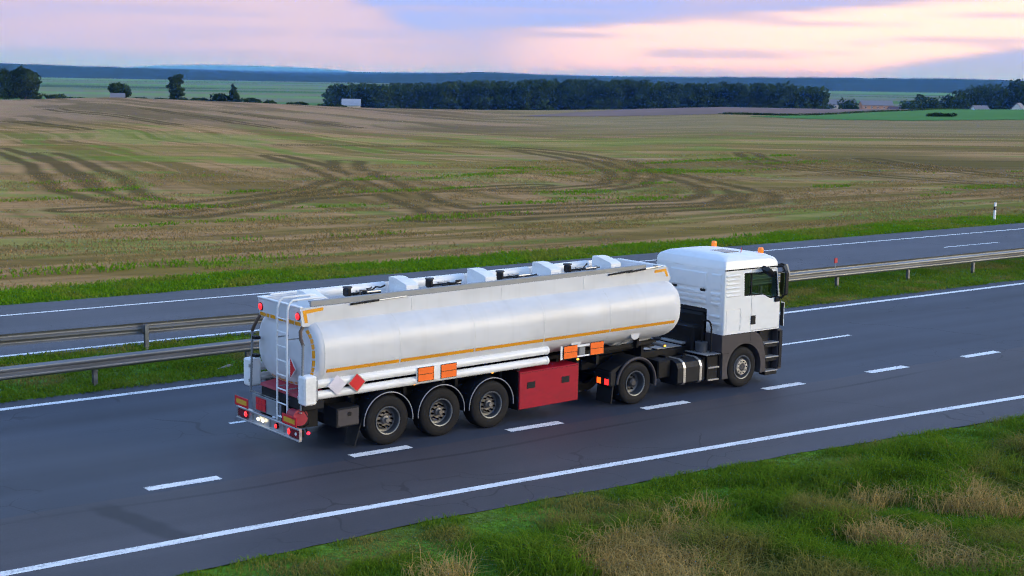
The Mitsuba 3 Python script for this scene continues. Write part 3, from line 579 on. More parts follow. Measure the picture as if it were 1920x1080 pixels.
# brown drain hoses and grey drain pipes
for y0, y1 in ((.36, .16), (2.1, 2.24)):
    s = -1 if y1 < y0 else 1
    ta('drain_hose', tube([[-12.2, y0, 2.57], [-12.26, y0 + .01 * s, 2.48], [-12.30, (y0 + y1) / 2, 2.35], [-12.31, y1, 2.24]], .034, 10), 'brown_hose')
    ta('drain_pipe', tube([[-12.31, y1, 2.26], [-12.33, y1, 1.6], [-12.36, y1, .95]], .024, 10), 'grey_paint')
for z in (2.1, 1.72): ta('pipe_clip', mbox(-12.33, -12.2, 2.08, 2.28, z - .03, z + .03, .01), 'black_steel')
# ladder
RX = -12.42
rails = []
for y in (.60, 1.00):
    ta('ladder_rail', tube([[RX + .02, y, .56], [RX, y, .62], [RX, y, 1.4], [RX, y, 2.4], [RX + .02, y, 2.9], [RX + .06, y, 3.02], [RX + .14, y, 3.075], [RX + .55, y - .05, 3.09], [RX + .80, y - .08, 3.09], [RX + .86, y - .1, 3.05], [RX + .87, y - .1, 2.95]], .022, 10), 'rail_grey' if y > 5 else 'white_plain', smooth=40)
for z in (.70, .98, 1.27, 1.56, 1.85, 2.14, 2.43, 2.70): ta('rung', cyl([RX, .60, z], [RX, 1.0, z], .016, 8), 'white_plain')
for z in (1.3, 2.3): ta('ladder_bracket', cat(cyl([RX, .6, z], [-12.15, .6, z], .012, 8), cyl([RX, 1.0, z], [-12.15, 1.0, z], .012, 8)), 'grey_paint')
# class diamond on the rear head, half white half red
dc = np.array([.80, 1.68]); q = .21
k = ta('hazard_diamond', prism_x([(dc[0] - q, dc[1]), (dc[0], dc[1] - q), (dc[0] + q, dc[1]), (dc[0], dc[1] + q)], -12.235, -12.225), 'white_plain', label='rear hazard diamond, half white and half red, behind the ladder')
ta('red_half', prism_x([(dc[0] - q + .015, dc[1]), (dc[0], dc[1] - q + .015), (dc[0], dc[1] + q - .015)], -12.2385, -12.2352), 'red_plate', k)
# hose tubes with end boxes
for s in (0, 1):
    Yf = (lambda y: y) if s == 0 else (lambda y: 2.5 - y)
    for zc in (1.44, 1.215):
        k = ta('hose_tube', tube([[-12.1, Yf(.115), zc], [-6.2, Yf(.115), zc]], .088, 22), 'white_plain', smooth=50)
        ta('tube_cap', cat(tube([[-6.24, Yf(.115), zc], [-6.185, Yf(.115), zc]], .096, 22), tube([[-9.7, Yf(.115), zc], [-9.66, Yf(.115), zc]], .093, 22), tube([[-11.0, Yf(.115), zc], [-10.97, Yf(.115), zc]], .0915, 22)), 'white_plain', k)
    y0, y1 = sorted((Yf(-.02), Yf(.26)))
    k = ta('tube_end_box', mbox(-12.38, -12.1, y0, y1, 1.06, 1.64, .03), 'white_plain', smooth=20)
    ta('hinge', cat(*[mbox(-12.385, -12.36, Yf(.24) - .02, Yf(.24) + .02, z, z + .07, .005) for z in (1.16, 1.47)], cyl([-12.1, Yf(-.022), 1.15], [-12.1, Yf(-.022), 1.55], .014, 8)), 'steel', k)
    for x in (-11.3, -9.0, -7.0): ta('tube_hanger', mbox(x - .03, x + .03, min(Yf(.08), Yf(.5)), max(Yf(.08), Yf(.5)), 1.08, 1.125), 'black_steel')
# placards on the near side
def diamond(x, z, q, mat, rim, label):
    k = ta('hazard_diamond', prism_y([(x - q, z), (x, z - q * .95), (x + q, z), (x, z + q * .95)], .002, .012), rim, label=label)
    q2 = q - .028; ta('face', prism_y([(x - q2, z), (x, z - q2 * .95), (x + q2, z), (x, z + q2 * .95)], -.002, .0022), mat, k)
diamond(-11.63, 1.395, .215, 'lilac_plate', 'lilac_plate', 'pale lilac diamond placard over the hose tubes')
diamond(-11.17, 1.385, .215, 'red_plate', 'steel', 'red diamond placard with grey rim over the hose tubes')
for x in (-9.70, -9.12, -5.80, -5.02):
    k = ta('warning_plate', mbox(x, x + .41, .004, .016, 1.195, 1.495, .004), 'gap_black', label=None)
    ta('orange_panel', cat(mbox(x + .012, x + .398, 0, .0042, 1.352, 1.484), mbox(x + .012, x + .398, 0, .0042, 1.206, 1.340)), 'orange_plate', k)
ta('plate_holder', mbox(-9.72, -8.70, .017, .024, 1.19, 1.50), 'white_plain')
ta('plate_holder', cat(mbox(-5.86, -4.6, .018, .028, 1.43, 1.475), mbox(-5.86, -4.6, .018, .028, 1.20, 1.235), mbox(-5.87, -5.82, .015, .03, 1.19, 1.50)), 'white_plain')
ta('equipment_block', mbox(-5.30, -5.12, .05, .25, 1.22, 1.42, .01), 'grey_paint')
# chassis
for y in (.78, 1.62): ta('chassis_beam', cat(mbox(-12.3, -6.8, y, y + .1, .82, 1.12), mbox(-6.9, -2.3, y, y + .1, .98, 1.14)), 'black_steel')
for x in (-12.2, -11.0, -9.72, -8.4, -7.2, -5.6, -4.4, -3.0): ta('cross_member', mbox(x, x + .08, .5, 2.0, .84, 1.1), 'black_steel')
for x in (-11.5, -9.74, -8.43, -7.1, -5.2, -3.3): ta('tank_cradle', hull([[x, .35, 1.12], [x + .06, .35, 1.12], [x, 2.15, 1.12], [x + .06, 2.15, 1.12], [x, .3, 1.40], [x + .06, .3, 1.40], [x, 2.2, 1.40], [x + .06, 2.2, 1.40]]), 'black_steel')
ta('belly_plate', mbox(-12.1, -2.6, .42, 2.08, 1.14, 1.22), 'black_steel')
# front support cone down to the king pin plate, cross tube with amber marker
ta('front_skirt', hull([[-4.1, .62, 1.10], [-3.1, .62, 1.10], [-4.1, 1.88, 1.10], [-3.1, 1.88, 1.10], [-3.75, .4, 1.36], [-2.35, .5, 1.36], [-3.75, 2.1, 1.36], [-2.35, 2.0, 1.36]]), 'white_enamel', smooth=20)
ta('skirt_brace', cat(cyl([-4.0, .55, 1.12], [-3.3, .33, 1.42], .022, 8), cyl([-3.6, .55, 1.12], [-2.9, .36, 1.44], .022, 8)), 'grey_paint')
ta('king_pin_plate', mbox(-4.3, -2.7, .55, 1.95, 1.075, 1.10), 'black_steel')
ta('cross_tube', mbox(-2.72, -2.62, .05, 1.2, 1.115, 1.18, .015), 'grey_paint')
def marker(p, parent, mat='lens_amber', emit=(.22, .075, .008), r=.035, s=(1, .6, .7)):
    k = add('side_marker', mbox(p[0] - r * 1.3, p[0] + r * 1.3, p[1] + .005, p[1] + .03, p[2] - r, p[2] + r, .005), 'black_plastic', parent)
    add('lens', sphere(p, r, 2, s), mat, k, emit=emit)
marker([-2.67, .04, 1.30], TR); marker([-9.72, .10, 1.185], TR); marker([-7.70, .10, 1.21], TR); marker([-5.33, .06, 1.255], TR)
# tool locker, rear spare box, landing legs
k = ta('tool_locker', mbox(-6.98, -5.30, .06, .72, .215, 1.045, .008), 'red_box', label='red metal tool locker with two black latches under the tank', smooth=15)
ta('lid_seam', mbox(-6.97, -5.31, .0575, .0605, 1.015, 1.022), 'gap_black', k)
for x in (-6.66, -5.68):
    h = ta('latch', mbox(x - .11, x + .11, .050, .062, .66, .80, .004), 'black_plastic', k); 
ta('locker_frame', mbox(-7.0, -6.982, .10, .72, .2, 1.06), 'black_steel'); ta('locker_frame', mbox(-5.298, -5.25, .15, .70, .3, 1.06), 'black_steel')
k = ta('side_locker', mbox(-11.62, -11.08, .05, .55, .50, .895, .012), 'black_plastic', smooth=15); ta('side_locker_door', mbox(-11.585, -11.10, .040, .052, .53, .86, .006), 'dark_grey_plastic', k)
ta('lock', cyl([-11.32, .042, .76], [-11.32, .028, .76], .045, 14), 'black_steel', k)
for y in (.45, 1.95): ta('landing_leg', cat(mbox(-5.1, -4.95, y, y + .14, .32, 1.0, .01), mbox(-5.16, -4.9, y - .04, y + .18, .28, .32)), 'black_steel')
# running gear
def tyre_mesh(R, W, rr):
    P = [(rr, .02), (rr + .02, .004), (rr + .06, -.004), (R - .09, -.006), (R - .035, .008), (R - .008, .03), (R, .05)]
    for k in range(5):
        y = .05 + (W - .1) * (k + 1) / 6; P += [(R, y - .008), (R - .014, y - .006), (R - .014, y + .006), (R, y + .008)]
    P += [(R, W - .05), (R - .008, W - .03), (R - .035, W - .008), (rr + .06, W + .004), (rr, W - .02)]
    return lathe_y(P, 56)
def bolts(n, r, y0, y1, br, ph=0): return cat(*[cyl([r * math.cos(a), y0, r * math.sin(a)], [r * math.cos(a), y1, r * math.sin(a)], br, 8) for a in np.arange(n) * 2 * PI / n + ph])
M('rim_edge_grey', dirt((0.15, 0.165, 0.18), (0.08, 0.075, 0.07), 0.6, 8), 0.4, 0.4)
def extra_last(a, e): return a + e
def wheel_parts(R, W, kind):
    rr = .295
    rim = {'trailer': [(rr, .02), (rr + .004, .0), (rr - .015, .002), (rr - .03, .03), (.262, .06), (.255, .14), (.225, .155), (.19, .15), (.19, .13), (.0, .13)],
           'front': [(rr, .02), (rr + .004, .0), (rr - .02, .004), (rr - .035, .03), (.255, .06), (.245, .10), (.225, .085), (.20, .045), (.135, .03), (.128, .05), (.0, .05)],
           'drive': [(rr, .02), (rr + .004, .0), (rr - .02, .004), (rr - .035, .04), (.255, .08), (.245, .18), (.20, .20), (.13, .20), (0, .20)]}[kind]
    hub = {'trailer': cat(lathe_y([(.0, -.005), (.045, -.005), (.052, .01), (.052, .06), (.085, .075), (.09, .13), (.185, .128)], 28), bolts(10, .155, .06, .135, .019)),
           'front': lathe_y([(.095, .04), (.10, .004), (.185, .004), (.195, .05)], 32),
           'drive': cat(lathe_y([(0, .055), (.06, .055), (.085, .075), (.10, .09), (.10, .2), (.16, .2)], 28), bolts(10, .165, .16, .2, .018))}[kind]
    for m in (hub,): pass
    extra = [('hub_cap', lathe_y([(0, .0), (.07, .0), (.09, .02), (.094, .05)], 24), 'rim_dark'), ('wheel_nut', bolts(10, .145, -.012, .01, .016), 'rim_dark')] if kind == 'front' else []
    extra.append(('rim_edge', lathe_y([(.268, .03), (.272, -.002), (.292, -.008), (.297, .004)], 48), 'rim_edge_grey'))
    return extra_last([('wheel', lathe_y(rim, 48), {'trailer': 'rim_steel', 'front': 'rim_steel', 'drive': 'rim_steel'}[kind]), ('tyre', tyre_mesh(R, W, rr), 'rubber'), ('hub', hub, {'trailer': 'hub_steel', 'front': 'steel', 'drive': 'rim_dark'}[kind])], extra)
M('hub_steel', dirt((0.23, 0.215, 0.205), (0.12, 0.11, 0.10), 0.8, 9, .3, .65), 0.45, 0.4)
WH = {}
def wheel(parent, kind, R, W, x, yface, far=False, dz=0):
    if kind not in WH:
        WH[kind] = [(nm, mikit.ply(m if nm == 'wheel' else fixn(m), mat, smooth=35)) for nm, m, mat in wheel_parts(R, W, kind)]
    tw = T().translate([x, yface, R + dz]).rotate([0, 1, 0], 17 * (x * 7.3 % 5))
    if far: tw = T().translate([x, yface, R + dz]).rotate([0, 0, 1], 180)
    k = add('wheel', WH[kind][0][1], None, parent, to_world=tw)
    for nm, d in WH[kind][1:]: add(nm, d, None, k, to_world=tw)
def fixn(m):
    m = tm(m); m.faces = m.faces[:, ::-1]; return m
AX = (-7.77, -9.08, -10.40)
for x in AX:
    wheel(TR, 'trailer', .515, .37, x, .045); wheel(TR, 'trailer', .515, .37, x, 2.455, True)
    add('axle_tube', cat(cyl([x, .3, .515], [x, 2.2, .515], .075, 14), mbox(x - .35, x + .1, .72, .86, .5, .62, .02), mbox(x - .35, x + .1, 1.64, 1.78, .5, .62, .02), cyl([x + .2, .78, .55], [x + .2, .78, .85], .12, 14), cyl([x + .2, 1.72, .55], [x + .2, 1.72, .85], .12, 14)), 'black_steel', TR)
    for yy in (.02, 2.06):
        a0, a1 = -4, 184
        o = np.array(arc((x, .515), .605, a0, a1, 40, 0)); i = np.array(arc((x, .515), .585, a0, a1, 40, 0))
        k = add('mudguard', prism_y([(q[0], q[2]) for q in o] + [(q[0], q[2]) for q in i[::-1]], yy, yy + .42), 'black_plastic', TR, smooth=20)
        ye = yy if yy < 1 else yy + .42
        add('edge_trim', tube(arc((x, .515), .592, a0, a1, 40, ye), .012, 8), 'rail_grey', k, smooth=60)
        add('guard_stay', cat(cyl([x - .55, yy + .2, .62], [x - .45, .8 if yy < 1 else 1.7, .9], .02, 8), cyl([x + .5, yy + .2, .75], [x + .4, .8 if yy < 1 else 1.7, .95], .02, 8)), 'black_steel', k)
for yy in (.06, 2.06): add('mud_flap', hull([[-11.02, yy, .62], [-11.0, yy, .62], [-11.02, yy + .40, .62], [-11.0, yy + .40, .62], [-11.20, yy, .08], [-11.17, yy, .08], [-11.20, yy + .40, .08], [-11.17, yy + .40, .08]]), 'black_plastic', TR)
add('suspension_frame', cat(mbox(-11.0, -7.2, .62, 1.88, .42, .95, .03)), 'black_steel', TR)
add('spare_carrier', mbox(-6.9, -5.35, .75, 2.3, .25, .95, .03), 'black_steel', TR)
for x in (-8.6, -6.4): add('air_tank', tube([[x, 1.05, .78], [x, 1.5, .78]], .12, 16), 'black_steel', TR)
# rear end: bumper, lamps, boards
B = add('rear_bumper', cat(mbox(-12.52, -12.44, -.02, 2.57, .585, .625, .008), mbox(-12.52, -12.44, -.02, 2.57, .36, .395, .008), mbox(-12.50, -12.46, -.02, .0, .395, .585), mbox(-12.50, -12.46, 2.55, 2.57, .395, .585)), 'steel', TR, smooth=20)
add('bumper_back', mbox(-12.455, -12.43, .0, 2.55, .396, .584), 'plate_alu', B)
for y0, y1 in ((.02, .42), (2.14, 2.53)):
    k = add('tail_lamp', mbox(-12.50, -12.456, y0, y1, .41, .572, .012), 'lens_red', B)
    yy = .40 if y0 < 1 else 2.20
    add('lit_lens', sphere([-12.495, yy, .50], .062, 2, (.4, .9, 1)), 'lens_red', k, emit=(.20, .003, .003))
    add('reverse_lens', cyl([-12.506, y0 + .1, .5], [-12.49, y0 + .1, .5], .035, 14), 'lens_white', k)
k = add('brake_lamp', cyl([-12.495, .93, .50], [-12.456, .93, .50], .06, 16), 'black_plastic', B); add('lit_lens', sphere([-12.495, .93, .50], .045, 2, (.4, 1, 1)), 'lens_red', k, emit=(.20, .003, .003))
for y in (1.46, 1.66): add('number_lamp', sphere([-12.50, y, .505], .042, 2, (.5, 1.1, .9)), 'lens_white', B, emit=(.30, .26, .17))
for y in (.62, 1.2, 1.95): add('bracket', mbox(-12.475, -12.455, y, y + .06, .42, .56, .004), 'grey_paint', B)
for y0 in (.06, 2.06):
    k = add('marker_board', mbox(-12.52, -12.505, y0, y0 + .58, .635, .835, .004), 'red_plate', TR, label=None); add('yellow_field', mbox(-12.5232, -12.5198, y0 + .07, y0 + .51, .685, .785), 'yellow_board', k)
add('board_stay', cat(mbox(-12.5, -12.48, .1, .14, .6, .66), mbox(-12.5, -12.48, .5, .54, .6, .66), mbox(-12.5, -12.48, 2.12, 2.16, .6, .66), mbox(-12.5, -12.48, 2.55, 2.59, .6, .66)), 'black_steel', TR)
add('rear_panel', mbox(-12.42, -12.39, .98, 2.06, .64, .97, .01), 'grey_paint', TR)
k = add('reflector_plate', mbox(-12.436, -12.421, 1.46, 1.88, .66, .93, .006), 'red_box', TR); add('reflector_cell', cat(*[mbox(-12.440, -12.4355, 1.48 + .135 * i, 1.60 + .135 * i, .675 + .125 * j, .79 + .125 * j) for i in range(3) for j in range(2)]), 'red_plate', k)
k = add('pump_cabinet', mbox(-12.36, -11.85, .12, 1.78, .93, 1.17, .02), 'black_plastic', TR); add('red_hood', hull([[-12.38, .1, 1.175], [-12.38, 1.8, 1.175], [-11.85, .1, 1.175], [-11.85, 1.8, 1.175], [-12.36, .12, 1.23], [-12.36, 1.78, 1.23], [-12.05, .2, 1.30], [-12.05, 1.7, 1.30], [-11.85, .2, 1.30], [-11.85, 1.7, 1.30]]), 'red_cover', k, smooth=20)
add('hose_reel', cat(cyl([-12.36, .2, .80], [-12.36, .52, .80], .13, 20), cyl([-12.36, .18, .80], [-12.36, .2, .80], .17, 20)), 'red_cover', TR)
add('frame_rail', cat(mbox(-12.40, -12.37, .1, .62, .895, .915), mbox(-12.40, -12.37, 1.0, 2.2, .985, 1.0)), 'steel', TR)
add('under_ride_beam', mbox(-12.43, -12.32, .1, 2.45, .42, .56, .01), 'black_steel', TR)
for b in (mbox(-12.4, -12.2, .75, .88, .5, 1.0), mbox(-12.4, -12.2, 1.62, 1.75, .5, 1.0), mbox(-12.3, -11.9, .3, .42, .55, .95)): add('beam_bracket', b, 'black_steel', TR)
k = add('outline_lamp', tube([[-12.3, .06, .58], [-12.34, -.06, .55], [-12.35, -.10, .545]], .018, 8), 'rubber', TR); add('lens', sphere([-12.355, -.12, .545], .035, 2), 'lens_red', k, emit=(.20, .003, .008))
add('cable', tube([[-12.3, .15, .95], [-12.28, .02, .82], [-12.26, .02, .70], [-12.28, .2, .6]], .012, 6), 'rubber', TR)

# ------------------------------------------------------------------ the tractor unit
TC = thing('truck_tractor', 'white cab tractor unit with two orange beacons on its roof pulling the tank trailer', 'truck')
def ca(name, m, mat, parent=None, smooth=30, label=None, **k): return add(name, m, mat, parent or TC, smooth, label, **k)
def plan(x0, x1, y0, y1, z, rr=.05, rf=.2, bulge=.07):
    P = []
    for cx, cy, r, a0 in ((x0 + rr, y0 + rr, rr, 180), (x1 - rf, y0 + rf, rf, 270), (x1 - rf, y1 - rf, rf, 0), (x0 + rr, y1 - rr, rr, 90)):
        for a in np.radians(np.linspace(a0, a0 + 90, 7)): P.append([cx + r * math.cos(a), cy + r * math.sin(a), z])
    for k in np.linspace(0, 1, 9)[1:-1]: P.append([x1 + bulge * (1 - (2 * k - 1) ** 2), y0 + rf + (y1 - y0 - 2 * rf) * k, z])
    return P
body = hull(plan(-.75, 1.36, .03, 2.47, 1.365) + plan(-.75, 1.37, .03, 2.47, 1.9) + plan(-.75, 1.34, .03, 2.47, 2.2) + plan(-.75, 1.23, .04, 2.46, 2.925))
WIN = np.array([(-.05, 2.845), (1.08, 2.82), (1.10, 2.78), (1.175, 2.20), (1.15, 2.165), (.90, 2.15), (.84, 2.165), (.68, 2.245), (.62, 2.26), (-.03, 2.275), (-.055, 2.30), (-.065, 2.83)])
winN = prism_y(WIN, -.1, .2); winF = prism_y(WIN, 2.3, 2.6)
inner = mbox(-.66, 1.16, .12, 2.38, 1.75, 2.86)
inner = inner ^ hull(plan(-.66, 1.26, .11, 2.39, 1.7, .05, .15, .05) + plan(-.66, 1.12, .11, 2.39, 2.9, .05, .15, .05))
tunnel = mbox(-.9, .75, .62, 1.88, 1.2, 1.86)
notch = prism_x([(.60, 1.2), (.60, 1.93), (.66, 1.95), (1.84, 1.95), (1.90, 1.93), (1.90, 1.2)], -.9, -.45)
shield = mbox(1.0, 1.6, .26, 2.24, 2.12, 2.84)
shell = body - inner - winN - winF - notch - tunnel - shield
doorcut = prism_y([(.205, 1.39), (1.268, 1.39), (1.272, 2.0), (1.24, 2.3), (1.165, 2.905), (.205, 2.905)], -.1, .119)
doorN = shell ^ prism_y([(.223, 1.406), (1.254, 1.406), (1.256, 2.0), (1.224, 2.3), (1.150, 2.889), (.223, 2.889)], -.1, .119)
shell = shell - doorcut
hatch = prism_y([(-.66, 1.41), (-.16, 1.43), (-.16, 1.98), (-.66, 1.98)], -.1, .055) - prism_y([(-.643, 1.427), (-.177, 1.447), (-.177, 1.963), (-.643, 1.963)], -.1, .055)
shell = shell - hatch
CAB = ca('cab', shell, 'white_paint', smooth=32)
DO = ca('door', doorN, 'white_paint', CAB, smooth=32)
DO2 = ca('door_handle', mbox(.20, .37, .008, .034, 1.55, 1.77, .018), 'black_plastic', CAB)
# far side keeps its door in the shell; window frames and panes on both sides
cs = CrossSection([WIN[::-1]], manifold3d.FillRule.NonZero); ring = cs - cs.offset(-.028, manifold3d.JoinType.Round)
def ex_y(c, y0, y1): return Manifold.extrude(c, y1 - y0).transform(np.array([[1, 0, 0, 0], [0, 0, 1, y0], [0, 1, 0, 0.0]]))
def sheet_y(poly, y):
    t = np.array(manifold3d.triangulate([np.array(poly, float)])); return trimesh.Trimesh(np.column_stack([np.array(poly)[:, 0], np.full(len(poly), y), np.array(poly)[:, 1]]), t, process=False)
wp = WIN[::-1]
for y0, yg in ((.045, .07), (2.425, 2.43)):
    k = ca('side_window', sheet_y(wp, yg), 'window_glass', CAB, smooth=False); ca('seal', ex_y(ring, y0, y0 + .03), 'gap_black', CAB)
ca('window_divider', mbox(.20, .235, .05, .085, 2.24, 2.84), 'gap_black', CAB)
ca('rear_blind', mbox(-.06, .20, .10, .115, 2.25, 2.86), 'gap_black', CAB); ca('rear_blind', mbox(-.06, .20, 2.385, 2.40, 2.25, 2.86), 'gap_black', CAB)
ws = trimesh.Trimesh([[1.285, .26, 2.12], [1.36, 1.25, 2.12], [1.285, 2.24, 2.12], [1.18, .26, 2.84], [1.26, 1.25, 2.84], [1.18, 2.24, 2.84]], [[0, 1, 4], [0, 4, 3], [1, 2, 5], [1, 5, 4]], process=False)
ca('windscreen', ws, 'window_glass', CAB, smooth=True)
ca('dashboard', hull([[.75, .15, 2.08], [.75, 2.35, 2.08], [1.2, .15, 2.14], [1.2, 2.35, 2.14], [.8, .15, 1.76], [.8, 2.35, 1.76], [1.2, .15, 1.76], [1.2, 2.35, 1.76]]), 'black_plastic', CAB)
ca('cab_lining', cat(mbox(-.655, -.64, .13, 2.37, 1.76, 2.85), mbox(-.64, 1.05, .13, 2.37, 2.845, 2.855), mbox(-.64, 1.1, .13, 2.37, 1.755, 1.765)), 'seat_cloth', CAB)
for y in (.55, 1.95):
    k = ca('seat', cat(mbox(.05, .60, y - .25, y + .25, 1.90, 2.06, .05), rot_box(mbox(-.03, .12, y - .24, y + .24, 2.04, 2.58, .05), -8, 'y', (.05, y, 2.04)), mbox(-.07, .04, y - .13, y + .13, 2.58, 2.76, .04)), 'seat_cloth', CAB)
ca('steering_wheel', tube([[.74 + .06 * math.sin(a), 1.95 + .22 * math.cos(a), 2.22 + .2 * math.sin(a)] for a in np.linspace(0, 2 * PI, 25)], .016, 8), 'black_plastic', CAB)
# embossed ribs on the side behind the door, and on the back wall
for z in (2.80, 2.70, 2.60, 2.50, 2.40, 2.31): ca('side_rib', hull([[-.69, .032, z - .03], [-.2, .032, z - .03], [-.69, .032, z + .022], [-.2, .032, z + .022], [-.66, .012, z + .008], [-.25, .020, z + .008], [-.66, .012, z - .004], [-.25, .020, z - .004]]), 'white_paint', CAB)
def emb(y0, y1, z0, z1, d=.032): return hull([[-.748, y0, z0], [-.748, y1, z0], [-.748, y0, z1], [-.748, y1, z1], [-.75 - d, y0 + .022, z0 + .022], [-.75 - d, y1 - .022, z0 + .022], [-.75 - d, y0 + .022, z1 - .022], [-.75 - d, y1 - .022, z1 - .022]])
ca('back_panel', emb(.62, 1.90, 2.44, 2.84), 'white_paint', CAB); ca('back_panel', emb(.13, .48, 2.44, 2.84), 'white_paint', CAB); ca('back_panel', emb(2.04, 2.38, 2.44, 2.84), 'white_paint', CAB)
for z in (2.34, 2.22, 2.10): ca('back_rib', emb(.62, 1.90, z - .05, z + .04, .042), 'white_paint', CAB); ca('back_rib', emb(.15, .48, z - .05, z + .04, .042), 'white_paint', CAB)
for z in (1.80, 1.62): ca('back_rib', emb(.14, .50, z - .04, z + .03, .036), 'white_paint', CAB)
for y in (.66, 1.66): ca('vent_slot', mbox(-.79, -.755, y, y + .17, 2.37, 2.43, .01), 'gap_black', CAB)
ca('wall_bracket', cat(mbox(-.80, -.75, .46, .58, 1.40, 1.62, .02), mbox(-.78, -.75, .2, .24, 1.45, 1.5, .01)), 'white_paint', CAB)
ca('roof_seam', hull(plan(-.742, 1.21, .048, 2.452, 2.915) + plan(-.742, 1.20, .048, 2.452, 2.962)), 'white_plain', CAB)
for y in (.034, 2.446): ca('drip_rail', mbox(-.73, 1.17, y, y + .02, 2.927, 2.955), 'gap_black', CAB)
roof = hull(plan(-.75, 1.235, .035, 2.465, 2.957) + plan(-.735, 1.225, .045, 2.455, 3.06) + plan(-.69, 1.16, .09, 2.41, 3.155, .06, .22) + plan(-.55, 1.0, .22, 2.28, 3.235, .12, .25) + plan(-.40, .70, .45, 2.05, 3.28, .2, .3) + plan(-.25, .35, .8, 1.7, 3.30, .2, .2, .02))
RO = ca('roof', roof, 'white_paint', CAB, smooth=25)
ca('sun_hatch', cat(mbox(-.16, .32, .60, 1.20, 3.28, 3.302, .006)), 'sun_glass', CAB)
ca('aerial', cat(cyl([.28, .52, 3.24], [.30, .52, 3.40], .011, 8)), 'red_plate', CAB)
for y in (.46, 2.08):
    k = ca('beacon', cat(cyl([.93, y, 3.10], [.93, y, 3.20], .075, 18), cyl([.93, y, 3.2], [.93, y, 3.225], .06, 18)), 'black_plastic')
    d = lathe_y([(.068, .225), (.072, .25), (.07, .33), (.062, .365), (.045, .38), (0, .385)], 24); d.vertices = d.vertices[:, [0, 2, 1]] + np.array([.93, y, 3.0]); 
    ca('beacon_dome', d, 'lens_amber', k, smooth=40, emit=(.020, .0035, .0001))
# mirrors
k = ca('main_mirror', cat(mbox(1.12, 1.31, -.21, -.04, 2.22, 2.84, .05)), 'black_plastic', smooth=30); ca('mirror_glass', mbox(1.112, 1.122, -.195, -.06, 2.26, 2.80, .003), 'mirror_glass', k)
ca('mirror_arm', cat(tube([[1.10, .06, 2.93], [1.20, -.06, 2.94], [1.22, -.12, 2.83]], .026, 10), tube([[1.16, .05, 2.16], [1.20, -.05, 2.15], [1.21, -.12, 2.24]], .028, 10), mbox(1.02, 1.22, -.02, .05, 2.05, 2.18, .03)), 'black_plastic', k)
k = ca('kerb_mirror', hull([[.42, -.05, 2.93], [.62, -.02, 2.97], [.80, -.06, 2.80], [.78, -.22, 2.75], [.46, -.24, 2.88], [.60, -.22, 2.94], [.45, -.1, 2.84], [.75, -.1, 2.70], [.48, -.2, 2.82]]), 'black_plastic', smooth=50); ca('mirror_arm', tube([[.62, -.08, 2.92], [.60, .0, 2.96], [.58, .06, 2.95]], .03, 8), 'black_plastic', k)
k = ca('front_mirror', hull([[1.40, .02, 2.98], [1.46, .02, 2.97], [1.52, -.04, 2.70], [1.47, -.05, 2.69], [1.40, .2, 2.98], [1.46, .2, 2.97], [1.52, .16, 2.70], [1.47, .16, 2.69]]), 'grey_paint', smooth=50); ca('mirror_arm', tube([[1.22, .2, 2.92], [1.36, .12, 2.97], [1.44, .1, 2.94]], .03, 8), 'black_plastic', k)
k = ca('main_mirror', cat(mbox(1.10, 1.33, 2.55, 2.76, 2.22, 2.86, .05)), 'black_plastic'); ca('mirror_arm', cat(tube([[1.10, 2.44, 2.93], [1.20, 2.56, 2.94], [1.24, 2.64, 2.87]], .035, 10)), 'black_plastic', k)
ca('corner_deflector', cat(prism_x([(-.01, 1.42), (.10, 1.42), (.10, 2.02), (.0, 2.02)], 1.36, 1.375)), 'white_paint', CAB); ca('deflector_slot', mbox(1.335, 1.36, .0, .09, 1.42, 2.0), 'gap_black', CAB)
# lower body: wheel arch panel, entry steps, bumper
AR = [(0.0 + .60 * math.cos(a), .50 + .60 * math.sin(a)) for a in np.radians(np.linspace(0, 180, 30))]
fend = [(-.78, 1.355), (.36, 1.355), (.55, 1.27), (.68, 1.06), (.74, .80), (.78, .62), (.80, .32), (.66, .30), (.66, .50)] + [(max(-.55, x), z) for x, z in AR[1:-1] if True] + [(-.55, .50), (-.55, .85), (-.50, .95)][:2] + [(-.52, .28), (-.72, .28), (-.72, .86), (-.78, .92)]
arch = CrossSection([np.array([(-.78, 1.355), (.36, 1.355), (.50, 1.30), (.62, 1.17), (.70, 1.0), (.76, .78), (.80, .32), (.62, .30), (-.50, .28), (-.74, .28), (-.74, .90), (-.78, .95)])], manifold3d.FillRule.NonZero) - CrossSection([np.array(arc((0.02, .50), .595, 0, 360, 48, 0))[:, [0, 2]]], manifold3d.FillRule.NonZero) - CrossSection([np.array([(-.51, .0), (.60, .0), (.60, .5), (-.51, .5)])], manifold3d.FillRule.NonZero)
